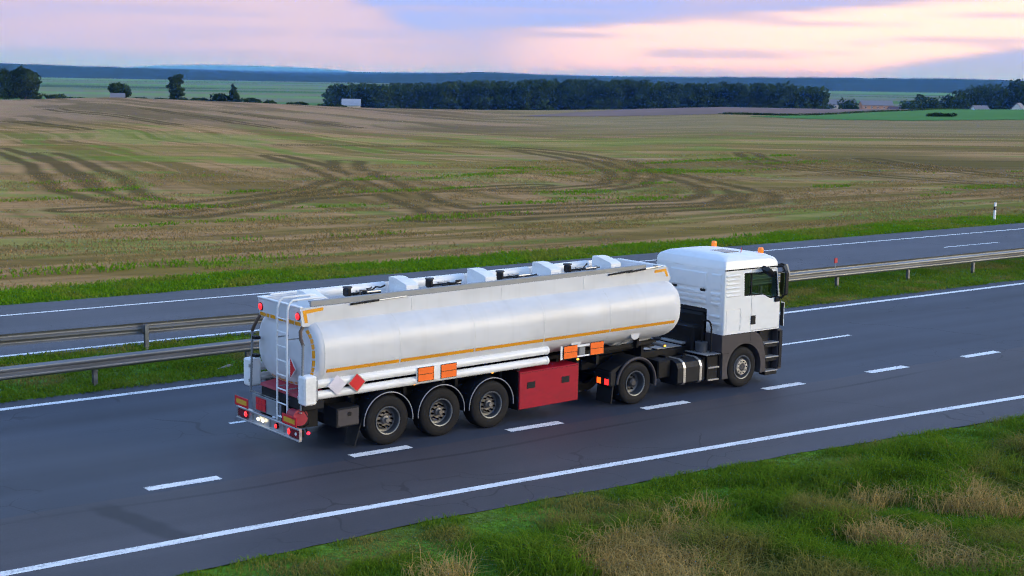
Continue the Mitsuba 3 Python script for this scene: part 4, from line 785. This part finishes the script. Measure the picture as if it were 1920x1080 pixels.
for y0, y1 in ((.02, .60), (1.90, 2.48)):
    k = ca('wheel_arch', ex_y(arch, y0, y1), 'dark_grey_plastic', smooth=25); ca('panel_joint', cat(mbox(-.73, -.51, y0 - .003 if y0 < 1 else y1, y0 + .001 if y0 < 1 else y1 + .003, .905, .915), mbox(.20, .21, y0 - .003 if y0 < 1 else y1, y0 + .001 if y0 < 1 else y1 + .003, 1.10, 1.355)), 'gap_black', k)
    k = ca('entry_steps', cat(mbox(.78, 1.30, y0 + .22 if y0 < 1 else y0 + .1, y1 - .1 if y0 < 1 else y1 - .22, .30, 1.34), hull([[1.27, y0, 1.30], [1.40, y0 + .02, 1.30], [1.30, y1, 1.30], [1.27, y0, .36], [1.38, y0 + .02, .36], [1.30, y1, .32], [1.42, y1, 1.3], [1.40, y1, .32]])), 'black_plastic', smooth=25)
    for x0, x1, z in ((.74, 1.27, 1.03), (.80, 1.28, .67), (.80, 1.26, .32)):
        ya, yb = (y0 + .01, y0 + .24) if y0 < 1 else (y1 - .24, y1 - .01)
        ca('tread', mbox(x0, x1, ya, yb, z - .03, z, .006), 'plate_alu', k); ca('riser', mbox(x0 + .03, x1 - .01, ya + .03, yb, z - .12, z - .03), 'black_plastic', k)
ca('front_bumper', hull(plan(1.25, 1.46, .05, 2.45, .32, .02, .1, .05) + plan(1.25, 1.47, .05, 2.45, 1.0, .02, .1, .05) + plan(1.25, 1.44, .08, 2.42, 1.33, .02, .1, .05)), 'dark_grey_plastic')
# chassis, fuel tank, decks
for y in (.83, 1.59): ca('frame_rail', mbox(-4.55, 1.2, y, y + .08, .78, 1.02, .01), 'black_steel')
for x in (-4.5, -3.9, -2.9, -1.9): ca('frame_cross', mbox(x, x + .1, .912, 1.588, .80, .98), 'black_steel')
ca('engine', cat(mbox(-.85, .70, .64, 1.86, .55, 1.84, .06), mbox(-1.15, -.8, .66, 1.84, .6, 1.55, .05)), 'black_steel')
ca('gearbox', mbox(-2.0, -1.1, .95, 1.55, .5, .95, .05), 'black_steel'); ca('far_side_tank', mbox(-2.9, -1.0, 1.78, 2.42, .3, .9, .06), 'black_plastic')
fp = [(.10, .33), (.16, .27), (.68, .27), (.72, .33), (.72, .80), (.66, .86), (.30, .86), (.16, .80), (.10, .68)]
k = ca('fuel_tank', prism_x(fp, -2.16, -1.28), 'black_plastic', smooth=25)
for x in (-1.98, -1.44):
    o = CrossSection([np.array(fp)], manifold3d.FillRule.NonZero); o = o.offset(.014, manifold3d.JoinType.Round) - o
    ca('tank_strap', Manifold.extrude(o, .075).transform(np.array([[0, 0, 1, x], [1, 0, 0, 0], [0, 1, 0, 0.0]])), 'steel', k)
ca('filler_cap', cyl([-1.72, .40, .86], [-1.72, .40, .90], .05, 14), 'black_steel', k)
for b in (mbox(-2.1, -2.0, .6, .828, .4, .9), mbox(-1.5, -1.4, .6, .828, .4, .9), mbox(-1.27, -1.21, .14, .8, .3, .85)): ca('tank_bracket', b, 'black_steel')
ca('battery_box', mbox(-2.62, -2.2, .3, .8, .45, .88, .03), 'black_steel')
k = ca('side_steps', cat(mbox(-1.20, -1.17, .08, .12, .28, .90), mbox(-.80, -.77, .08, .12, .28, .90), mbox(-1.18, -.79, .11, .7, .30, .86)), 'black_steel'); ca('deck_plate', mbox(-1.25, -.76, .06, .82, .90, .925, .005), 'plate_alu', k)
for z in (.60, .30): ca('tread', mbox(-1.17, -.80, .06, .16, z - .02, z + .015, .004), 'steel', k)
ca('lip_teeth', cat(*[mbox(-1.2 + .06 * i, -1.17 + .06 * i, .045, .062, .89, .92) for i in range(7)]), 'gap_black', k)
ca('deck_plate', mbox(-2.15, -1.32, .86, 1.66, 1.03, 1.05, .005), 'plate_alu'); ca('deck_plate', mbox(-1.27, -1.12, .9, 1.66, 1.06, 1.12, .01), 'plate_alu'); ca('deck_plate', mbox(-2.45, -2.22, .95, 1.60, 1.03, 1.045, .005), 'plate_alu')
k = ca('guard_hoop', tube([[-1.0, .50, .95], [-1.0, .50, 1.55], [-1.0, .47, 1.66], [-1.0, .40, 1.71], [-1.0, .28, 1.71], [-1.0, .21, 1.66], [-1.0, .18, 1.55], [-1.0, .18, .95]], .022, 10), 'black_steel', smooth=50)
ca('air_canister', cat(cyl([-1.02, .48, .93], [-1.02, .48, 1.14], .15, 20), cyl([-1.02, .48, 1.14], [-1.02, .48, 1.17], .16, 20)), 'grey_dark', smooth=40)
ca('fifth_wheel', cat(hull([[-4.15, .85, 1.0], [-3.2, .85, 1.05], [-4.15, 1.65, 1.0], [-3.2, 1.65, 1.05], [-4.15, .85, 1.04], [-3.2, .85, 1.075], [-4.15, 1.65, 1.04], [-3.2, 1.65, 1.075]]), hull([[-3.75, .72, .85], [-3.35, .72, .85], [-3.65, .72, 1.05], [-3.45, .72, 1.05], [-3.75, .82, .85], [-3.35, .82, .85], [-3.65, .82, 1.05], [-3.45, .82, 1.05]]), hull([[-3.75, 1.68, .85], [-3.35, 1.68, .85], [-3.65, 1.68, 1.05], [-3.45, 1.68, 1.05], [-3.75, 1.78, .85], [-3.35, 1.78, .85], [-3.65, 1.78, 1.05], [-3.45, 1.78, 1.05]])), 'black_steel')
ca('air_line', cat(tube([[-1.0, 1.3, 1.6], [-1.4, 1.28, 1.35], [-1.8, 1.25, 1.30], [-2.3, 1.2, 1.5]], .016, 6), tube([[-1.0, 1.4, 1.6], [-1.5, 1.4, 1.28], [-2.0, 1.35, 1.3], [-2.3, 1.3, 1.5]], .016, 6)), 'rubber')
# wheels of the tractor
for x, kd, R in ((0.0, 'front', .50), (-3.56, 'drive', .50)):
    wheel(TC, kd, R, .30, x, .06); wheel(TC, kd, R, .30, x, 2.44, True)
    if kd == 'drive':
        for yy, fr in ((.40, False), (2.10, True)):
            kx = add('wheel', WH['drive'][0][1], None, TC, to_world=T().translate([x, yy, R]).rotate([0, 0, 1], 180 if fr else 0)); add('tyre', WH['drive'][1][1], None, kx, to_world=T().translate([x, yy, R]).rotate([0, 0, 1], 180 if fr else 0))
    ca('axle', cat(cyl([x, .3, .5], [x, 2.2, .5], .08, 14), sphere([x, 1.25, .52], .2, 2)), 'black_steel')
for y0 in (.03, 1.87):
    o = arc((-3.56, .50), .62, -8, 62, 14, 0)[::1] + arc((-3.56, .50), .62, 62, 118, 6, 0) + arc((-3.56, .50), .62, 118, 176, 12, 0); i = arc((-3.56, .50), .555, -8, 176, 30, 0)[::-1]
    top = [(q[0], q[2]) for q in o]; poly = top + [(q[0], q[2]) for q in i]
    k = ca('drive_mudguard', cat(prism_y(poly, y0, y0 + .60), mbox(-4.36, -4.16, y0 + .02, y0 + .58, .50, .86, .03), hull([[-4.33, y0 + .03, .87], [-4.33, y0 + .57, .87], [-4.0, y0 + .03, .99], [-4.0, y0 + .57, .99], [-4.2, y0 + .03, .8], [-4.2, y0 + .57, .8]])), 'black_plastic', smooth=25)
    ca('guard_trim', tube(arc((-3.56, .50), .60, -10, 176, 40, y0 + (0 if y0 < 1 else .6)), .03, 8), 'dark_grey_plastic', k, smooth=60)
    ca('mud_flap', hull([[-4.26, y0 + .04, .52], [-4.22, y0 + .04, .52], [-4.26, y0 + .56, .52], [-4.22, y0 + .56, .52], [-4.30, y0 + .04, .10], [-4.27, y0 + .04, .10], [-4.30, y0 + .56, .10], [-4.27, y0 + .56, .10]]), 'black_plastic', k)
    k2 = ca('tail_lamp', mbox(-4.385, -4.35, y0 + .02, y0 + .46, .52, .70, .012), 'black_plastic', k)
    for a, b, e in ((y0 + .30, y0 + .44, (.20, .014, .001)), (y0 + .04, y0 + .18, (.20, .003, .003))): ca('lit_lens', mbox(-4.392, -4.382, a, b, .545, .68, .004), 'lens_red', k2 if False else k, emit=e)

# ------------------------------------------------------------------ guard rails, delineator posts
from scipy.interpolate import CubicSpline
def wbeam(P, face, z0=.42, z1=.74):      # W profile swept along a polyline; face = -1 towards the viewpoint
    P = np.array(P, float); h = np.linspace(0, 1, 17)
    prof = np.array([(0.0, 0), (.012, .03), (.03, .08), (.078, .16), (.083, .20), (.083, .27), (.078, .31), (.03, .40), (.012, .46), (.012, .54), (.03, .60), (.078, .69), (.083, .73), (.083, .80), (.078, .84), (.03, .92), (.0, 1.0)])
    V = []
    for off in (0.0, -.006):
        V.append(np.stack([np.stack([P[:, 0], P[:, 1] + face * (o + off), z0 + (z1 - z0) * q + 0 * P[:, 0]], -1) for o, q in prof], 1))
    a = grid(V[0], len(P), len(prof)); b = grid(V[1], len(P), len(prof)); b.faces = b.faces[:, ::-1]
    return cat(a, b)
def rail(ypts, face, posts, label, xr, group, seglen=4.15, x0=-42.0, with_posts=True, base='guard_rail'):
    f = CubicSpline(*np.array(ypts).T) if len(ypts) > 3 else (lambda x: np.interp(x, *np.array(ypts).T))
    g = lambda x: np.interp(x, np.linspace(-80, 140, 400), np.interp(np.linspace(-80, 140, 400), *np.array(ypts).T))
    k = thing(base, label, 'guard rail', group)
    x = x0
    while x < xr:
        xs = np.linspace(x - .12, x + seglen + .0, 8); add('beam', wbeam(np.stack([xs, g(xs) + face * .006 * 0, xs], -1)[:, :2], face), 'galvanised', k, smooth=35)
        x += seglen
    for x in posts:
        y = g(x) - face * .12
        add('post', cat(mbox(x - .05, x + .05, y - .055, y - .047, -.3, .70), mbox(x - .05, x + .05, y + .047, y + .055, -.3, .70), mbox(x - .004, x + .004, y - .047, y + .047, -.3, .70)), 'galvanised', k)
        add('spacer', mbox(x - .06, x + .06, min(y + .05 * face, g(x)), max(y + .05 * face, g(x)), .48, .70), 'galvanised', k)
    return k
NEARR = [(-90, 8.4), (-20, 8.42), (-8, 8.85), (0, 9.6), (7, 10.18), (14, 10.40), (60, 10.5), (140, 10.5)]
FARR = [(-90, 13.1), (-20, 13.05), (-8, 12.45), (0, 11.7), (7, 11.05), (14, 10.86), (60, 10.86), (140, 10.86)]
PX_ = [16.0 + 4.15 * i for i in range(-14, 22)]
rail(NEARR, -1, [x for x in PX_ if x < 12] + [16.0 + 4.15 * i for i in range(0, 22)], 'galvanised guard rail nearer to the tanker, running along the near edge of the middle strip', 105, 'guard rails on the middle strip')
rail(FARR, 1, [x - 1.2 for x in PX_ if x < 12], 'galvanised guard rail facing the far carriageway, showing its dark back', 105, 'guard rails on the middle strip')
def delineator(x, y, z, label, h=1.0):
    k = thing('delineator_post', label, 'marker post')
    pr = [(-.06, -.05), (.06, -.05), (.06, .03), (.03, .06), (-.03, .06), (-.06, .03)]
    ext = lambda z0, z1, s=1.0: Manifold.extrude(CrossSection([np.array(pr) * s], manifold3d.FillRule.NonZero), z1 - z0).translate([x, y, z0])
    add('post_body', cat(ext(z - .2, z + h * .62), ext(z + h * .80, z + h)), 'white_plain', k, smooth=20)
    add('black_band', ext(z + h * .62, z + h * .80, .995), 'gap_black', k, smooth=20)
    add('reflector', mbox(x - .03, x + .03, y - .058, y - .05, z + h * .66, z + h * .76), 'steel', k)
delineator(44.3, 23.3, -.02, 'white roadside marker post with black band standing in the far grass verge', 1.05)
k = thing('rail_reflector', 'small red square reflector standing on top of the guard rail right of the cab', 'reflector')
add('stem', cyl([16.0, 10.62, .70], [16.0, 10.62, .92], .02, 8), 'steel', k); add('red_face', mbox(15.92, 16.08, 10.60, 10.64, .90, 1.09, .01), 'rail_red', k)
tag(add('litter', hull([[-9.75, 8.95, .02], [-9.5, 9.02, .03], [-9.7, 9.0, .03], [-9.35, 9.08, .09], [-9.5, 9.06, .05], [-9.2, 9.05, .04]]), 'grey_paint', smooth=False), 'pale torn strip of litter lying in the middle grass', 'litter')

# ------------------------------------------------------------------ trees, woods and buildings beyond the field
def leaves(centres, radii, n, size, seed, squash=1.0):
    """n leaf-clump quads through the volume of several lobes"""
    r = np.random.default_rng(seed); centres = np.array(centres, float); radii = np.array(radii, float)
    w = radii.prod(1); i = r.choice(len(centres), n, p=w / w.sum())
    d = r.normal(size=(n, 3)); d /= np.linalg.norm(d, axis=1)[:, None]; q = d * (r.uniform(0.35, 1.0, n) ** 0.5)[:, None]
    c = centres[i] + q * radii[i]; s = size * r.uniform(0.5, 1.4, n)
    a = r.normal(size=(n, 3)); a /= np.linalg.norm(a, axis=1)[:, None]; b = np.cross(a, d + 0.6 * r.normal(size=(n, 3))); b /= np.linalg.norm(b, axis=1)[:, None] + 1e-9
    V = np.stack([c - a * s[:, None] * .5, c + b * s[:, None] * .35, c + a * s[:, None] * .5, c - b * s[:, None] * .35], 1).reshape(-1, 3); k = np.arange(n)[:, None] * 4
    return trimesh.Trimesh(V, np.concatenate([k + [0, 1, 2], k + [0, 2, 3]]), process=False)
def tree(name, cat_, label, x, y, h, w, seed, kind='round', mat='leaf_dark', group=None, n=2600, size=.7):
    z = float(at_ground(np.array([x]), np.array([y]))[0]) - .15; r = np.random.default_rng(seed)
    k = thing(name, label, cat_, group); C, R = [], []
    if kind == 'round':
        for j in range(11):
            a = r.uniform(0, 2 * PI); q = r.uniform(0, .32) * w; f = r.uniform(.32, .86)
            C.append([x + q * math.cos(a), y + q * math.sin(a), z + h * f]); rr = w * r.uniform(.20, .33) * (1.15 - abs(f - .55)); R.append([rr, rr, rr * .9 * h / max(w, h * .8) * 1.0])
        C.append([x, y, z + h * .5]); R.append([w * .42, w * .42, h * .40])
    elif kind == 'tall':
        for f in np.linspace(.16, .92, 10): rr = w * .5 * (0.55 + .5 * math.sin(PI * f) ) * r.uniform(.75, 1.1); C.append([x + r.normal() * .1 * w, y + r.normal() * .1 * w, z + h * f]); R.append([rr, rr, h * .085])
    elif kind == 'cone':
        for f in np.linspace(.12, .95, 11): rr = w * .5 * (1.02 - f) * r.uniform(.85, 1.12) + .1; C.append([x + r.normal() * .04 * w, y + r.normal() * .04 * w, z + h * f]); R.append([rr, rr, h * .07])
    elif kind == 'bush':
        for j in range(8): a = r.uniform(0, 2 * PI); q = r.uniform(0, .38) * w; rr = w * r.uniform(.15, .28); C.append([x + q * math.cos(a), y + q * math.sin(a), z + h * r.uniform(.25, .62)]); R.append([rr, rr, h * .36])
    add('crown', leaves(C, R, n, size, seed + 1), mat, k, smooth=False)
    th = h * (.6 if kind != 'bush' else .3); tw = max(.08, .022 * h)
    add('trunk', cat(tube([[x, y, z - .3], [x + .1, y, z + th * .5], [x, y + .1, z + th]], [tw * 1.3, tw, tw * .4], 8), *[tube([[x, y, z + th * f], [x + w * .3 * math.cos(a), y + w * .3 * math.sin(a), z + th * (f + .35)]], [tw * .5, tw * .15], 6) for f, a in ((.4, .5), (.55, 2.6), (.7, 4.4))]), 'bark', k)
    return k
GL = 'trees at the far edge of the field on the left'
tree('tree', 'tree', 'big dark round tree at the far left edge of the field', 123.5, 390.2, 9.6, 9.2, 1, 'round', n=5200, size=.8)
tree('tree', 'tree', 'lower dark tree cut by the left edge of the picture, beside the big round tree', 126.6, 412.5, 9.4, 9.0, 2, 'round', n=4200, size=.8)
tree('tree', 'tree', 'small round tree behind the pale shed on the left', 149.5, 386.5, 5.6, 6.4, 3, 'round')
tree('tree', 'tree', 'tall narrow tree standing alone between the shed and the pointed tree', 161.5, 374.5, 8.2, 4.2, 4, 'tall')
tree('tree', 'tree', 'pointed dark conifer at the far edge of the field on the left', 174.3, 364.3, 6.0, 4.6, 5, 'cone')
for lab, x, y, h, w in [('wide dark thicket at the left picture edge below the big round tree', 120.5, 403.5, 3.6, 13), ('dense dark thicket right under the big round tree', 124.5, 393.5, 2.6, 11), ('low dark bush trailing off to the right of the big round tree', 133, 391, 2.0, 9), ('low dark bush halfway between the big round tree and the shed', 140.5, 390, 1.2, 7),
                        ('low dark bush just right of the shed', 153, 381.5, 1.5, 6), ('low dark bush left of the foot of the tall narrow tree', 158, 377, 1.5, 6), ('low dark bush right of the foot of the tall narrow tree', 165, 372.5, 1.9, 8), ('rounded dark bush close to the left of the pointed conifer', 170.8, 367, 3.4, 6.5), ('low dark bush joining the rounded bush to the tall tree', 168, 370.0, 2.0, 7),
                        ('low dark bush close to the right of the pointed conifer', 178.5, 362, 2.2, 7), ('low dark bush second to the right of the pointed conifer', 187, 366, 1.8, 6), ('low flat bush halfway between the conifer and the pale barn', 195, 363, 1.5, 8), ('low flat bush left of the pale barn', 204, 360, 1.3, 9)]:
    tree('bush', 'bush', lab, x, y, h, w, int(x * 7), 'bush', n=1100, size=.6)
# woods: one mass each
def wood(label, pts, hs, seed, mat, per=330, size=1.5):
    r = np.random.default_rng(seed); ms = []; tr = []
    C, R, I = [], [], []
    for (x, y), h in zip(pts, hs):
        z = float(at_ground(np.array([x]), np.array([y]))[0]); w = h * r.uniform(.32, .5)
        for f in (.22, .42, .60, .76, .90): rr = w * (.5 + .45 * math.sin(PI * min(f, .8))) * r.uniform(.75, 1.15) * (1.25 - .6 * f); C.append([x + r.normal() * .15 * w, y + r.normal() * .15 * w, z + h * f]); R.append([rr, rr, h * .15])
        tr.append(tube([[x, y, z - .5], [x + .2, y, z + h * .7]], [.02 * h, .006 * h], 5, cap=False))
    add_key = add('forest', leaves(C, R, per * len(pts), size, seed + 3), mat, smooth=False); tag(add_key, label, 'forest', kind='stuff')
    tag(add('forest_trunks', cat(*tr), 'bark', smooth=False), 'trunks of ' + label, 'tree trunks', kind='stuff')
def st(s, px):      # point on the plan at distance s and bearing (px - 960) / 2804
    t = s * (px - 960) / 2804 * .99; return CAM[0] + s * FW[0] + t * RT[0], CAM[1] + s * FW[1] + t * RT[1]
r = np.random.default_rng(77); P, H = [], []
while len(P) < 520:
    u = r.uniform(0, 1); b = 612 + 926 * u; s = 655 + r.uniform(0, 1) ** 1.6 * 90
    top = np.interp(b, [600, 700, 760, 900, 1080, 1180, 1300, 1480, 1545], [156, 158, 158, 153, 151, 152, 158, 158, 165])
    zt = 7.56 + (122.7 + .01677 * b - top) * s / 2804; x, y = st(s, b)
    h = zt - float(at_ground(np.array([x]), np.array([y]))[0])
    P.append((x, y)); H.append(max(5, h * r.uniform(.80, 1.03)))
wood('long dark forest edge across the middle of the skyline', P, H, 5, 'leaf_dark', per=300)
P, H = [], []
while len(P) < 110:
    b = 1745 + 235 * r.uniform(0, 1) ** .8; s = 690 + r.uniform(0, 1) * 60
    top = np.interp(b, [1735, 1790, 1860, 1920, 1990], [192, 170, 156, 150, 150]); zt = 7.56 + (122.7 + .01677 * b - top) * s / 2804; x, y = st(s, b)
    h = zt - float(at_ground(np.array([x]), np.array([y]))[0]); P.append((x, y)); H.append(max(4, h * r.uniform(.72, 1.03)))
wood('dark wood rising behind the houses at the right edge', P, H, 9, 'leaf_dark', per=360, size=1.3)
for lab, (s, b), h, w, kd in [('dark round tree standing alone in front of the right hand meadow', (600, 1587), 10.0, 8.5, 'round'), ('broad bushy tree left of the wood at the right', (690, 1700), 10.0, 10.5, 'round'),
                              ('taller tree of the pair left of the wood at the right', (700, 1722), 12.0, 8.0, 'tall'), ('round tree at the left foot of the wood at the right', (670, 1748), 11.0, 9.5, 'round'), ('round leafy tree in front of the wood, left of the white house', (640, 1795), 12.0, 10, 'round')]:
    x, y = st(s, b); tree('tree', 'tree', lab, x, y, h, w, int(b), kd, 'leaf_mid', n=1800, size=.9)
x, y = 205.6, 145.5; tree('bush', 'bush', 'small dark bush alone in the bright green crop field', x, y, 1.0, 5.2, 91, 'bush', n=1100, size=.4)
L = np.array([[171, 167.5], [184, 162.5], [228, 175.5], [286, 198.5]]); q = np.linspace(0, 3, 160); hx, hy = np.interp(q, range(4), L[:, 0]), np.interp(q, range(4), L[:, 1])
tag(add('hedge', leaves(np.stack([hx, hy, at_ground(hx, hy) + .15], -1), np.tile([[.8, .8, .22]], (160, 1)), 2600, .35, 321), 'leaf_mid', smooth=False), 'thin dark green hedge line between the ploughed strip and the crop field', 'hedge')
# buildings
def house(name, cat_, label, s, b, L, D, hw, hr, wall, roofm, turn=0.0, windows=3, base=None):
    x, y = st(s, b); z = float(at_ground(np.array([x]), np.array([y]))[0]) - .1 if base is None else base
    k = thing(name, label, cat_); yaw = math.degrees(math.atan2(RT[1], RT[0])) + turn
    pl = lambda m: m.rotate([0, 0, yaw]).translate([x, y, z])
    add('wall', pl(hull([[-L / 2, -D / 2, -1], [L / 2, -D / 2, -1], [-L / 2, D / 2, -1], [L / 2, D / 2, -1], [-L / 2, -D / 2, hw], [L / 2, -D / 2, hw], [-L / 2, D / 2, hw], [L / 2, D / 2, hw], [-L / 2, 0, hw + hr - .15], [L / 2, 0, hw + hr - .15]])), wall, k, smooth=False)
    e = .35
    for s_ in (-1, 1):
        add('roof', pl(hull([[-L / 2 - e, s_ * (D / 2 + e), hw - .2], [L / 2 + e, s_ * (D / 2 + e), hw - .2], [-L / 2 - e, 0, hw + hr], [L / 2 + e, 0, hw + hr], [-L / 2 - e, s_ * (D / 2 + e), hw - .05], [L / 2 + e, s_ * (D / 2 + e), hw - .05], [-L / 2 - e, 0, hw + hr + .15], [L / 2 + e, 0, hw + hr + .15]])), roofm, k, smooth=False)
    for i in range(windows):
        cx = -L / 2 + L * (i + .5) / windows; wk = add('window', pl(mbox(cx - .55, cx + .55, -D / 2 - .06, -D / 2 + .02, hw * .35, hw * .80)), 'wall_white', k, smooth=False); add('pane', pl(mbox(cx - .45, cx + .45, -D / 2 - .075, -D / 2 - .061, hw * .40, hw * .75)), 'pane_dark', wk, smooth=False)
    return k
house('barn', 'barn', 'pale barn with light roof at the left end of the forest', 575, 652, 6.6, 6, 1.7, 2.2, 'wall_cream', 'barn_white', 4, 0, base=-6.9)
house('shed', 'shed', 'small pale shed under the round tree on the left', 424, 213, 3.4, 3, 1.2, .9, 'barn_white', 'roof_grey', 10, 1)
house('farm_house', 'house', 'long low cream farm house in the valley right of the forest', 905, 1572, 17, 8, 3.4, 2.6, 'wall_cream', 'roof_grey', -6, 5)
house('farm_house', 'house', 'long low house with orange gable end beyond the lone tree on the right', 910, 1638, 19, 8, 3.2, 2.6, 'wall_brick', 'roof_grey', 5, 5)
house('house', 'house', 'small house with plum coloured roof behind the crop field', 705, 1676, 7, 6, 3.4, 2.6, 'wall_cream', 'roof_plum', 12, 2)
house('shed', 'shed', 'low white shed between bushes at the foot of the right wood', 650, 1722, 7, 4, 4.6, 1.0, 'barn_white', 'barn_white', -8, 2)
house('house', 'house', 'small pale house half hidden in the right wood', 600, 1833, 6, 6, 6.0, 2.2, 'wall_white', 'roof_grey', 14, 2)
house('house', 'house', 'white house with steep gable at the right edge of the picture', 600, 1906, 7.5, 7, 5.6, 3.8, 'wall_white', 'roof_grey', 60, 3)

if HAZE:
    scene['haze'] = {'type': 'cube', 'to_world': T().translate([0, 0, 60]).scale([42000, 42000, 110]), 'bsdf': {'type': 'null'}, 'interior': {'type': 'ref', 'id': 'haze_air'}}
    labels['haze'] = {'label': 'thin blue evening haze filling the air over the whole landscape', 'kind': 'stuff'}
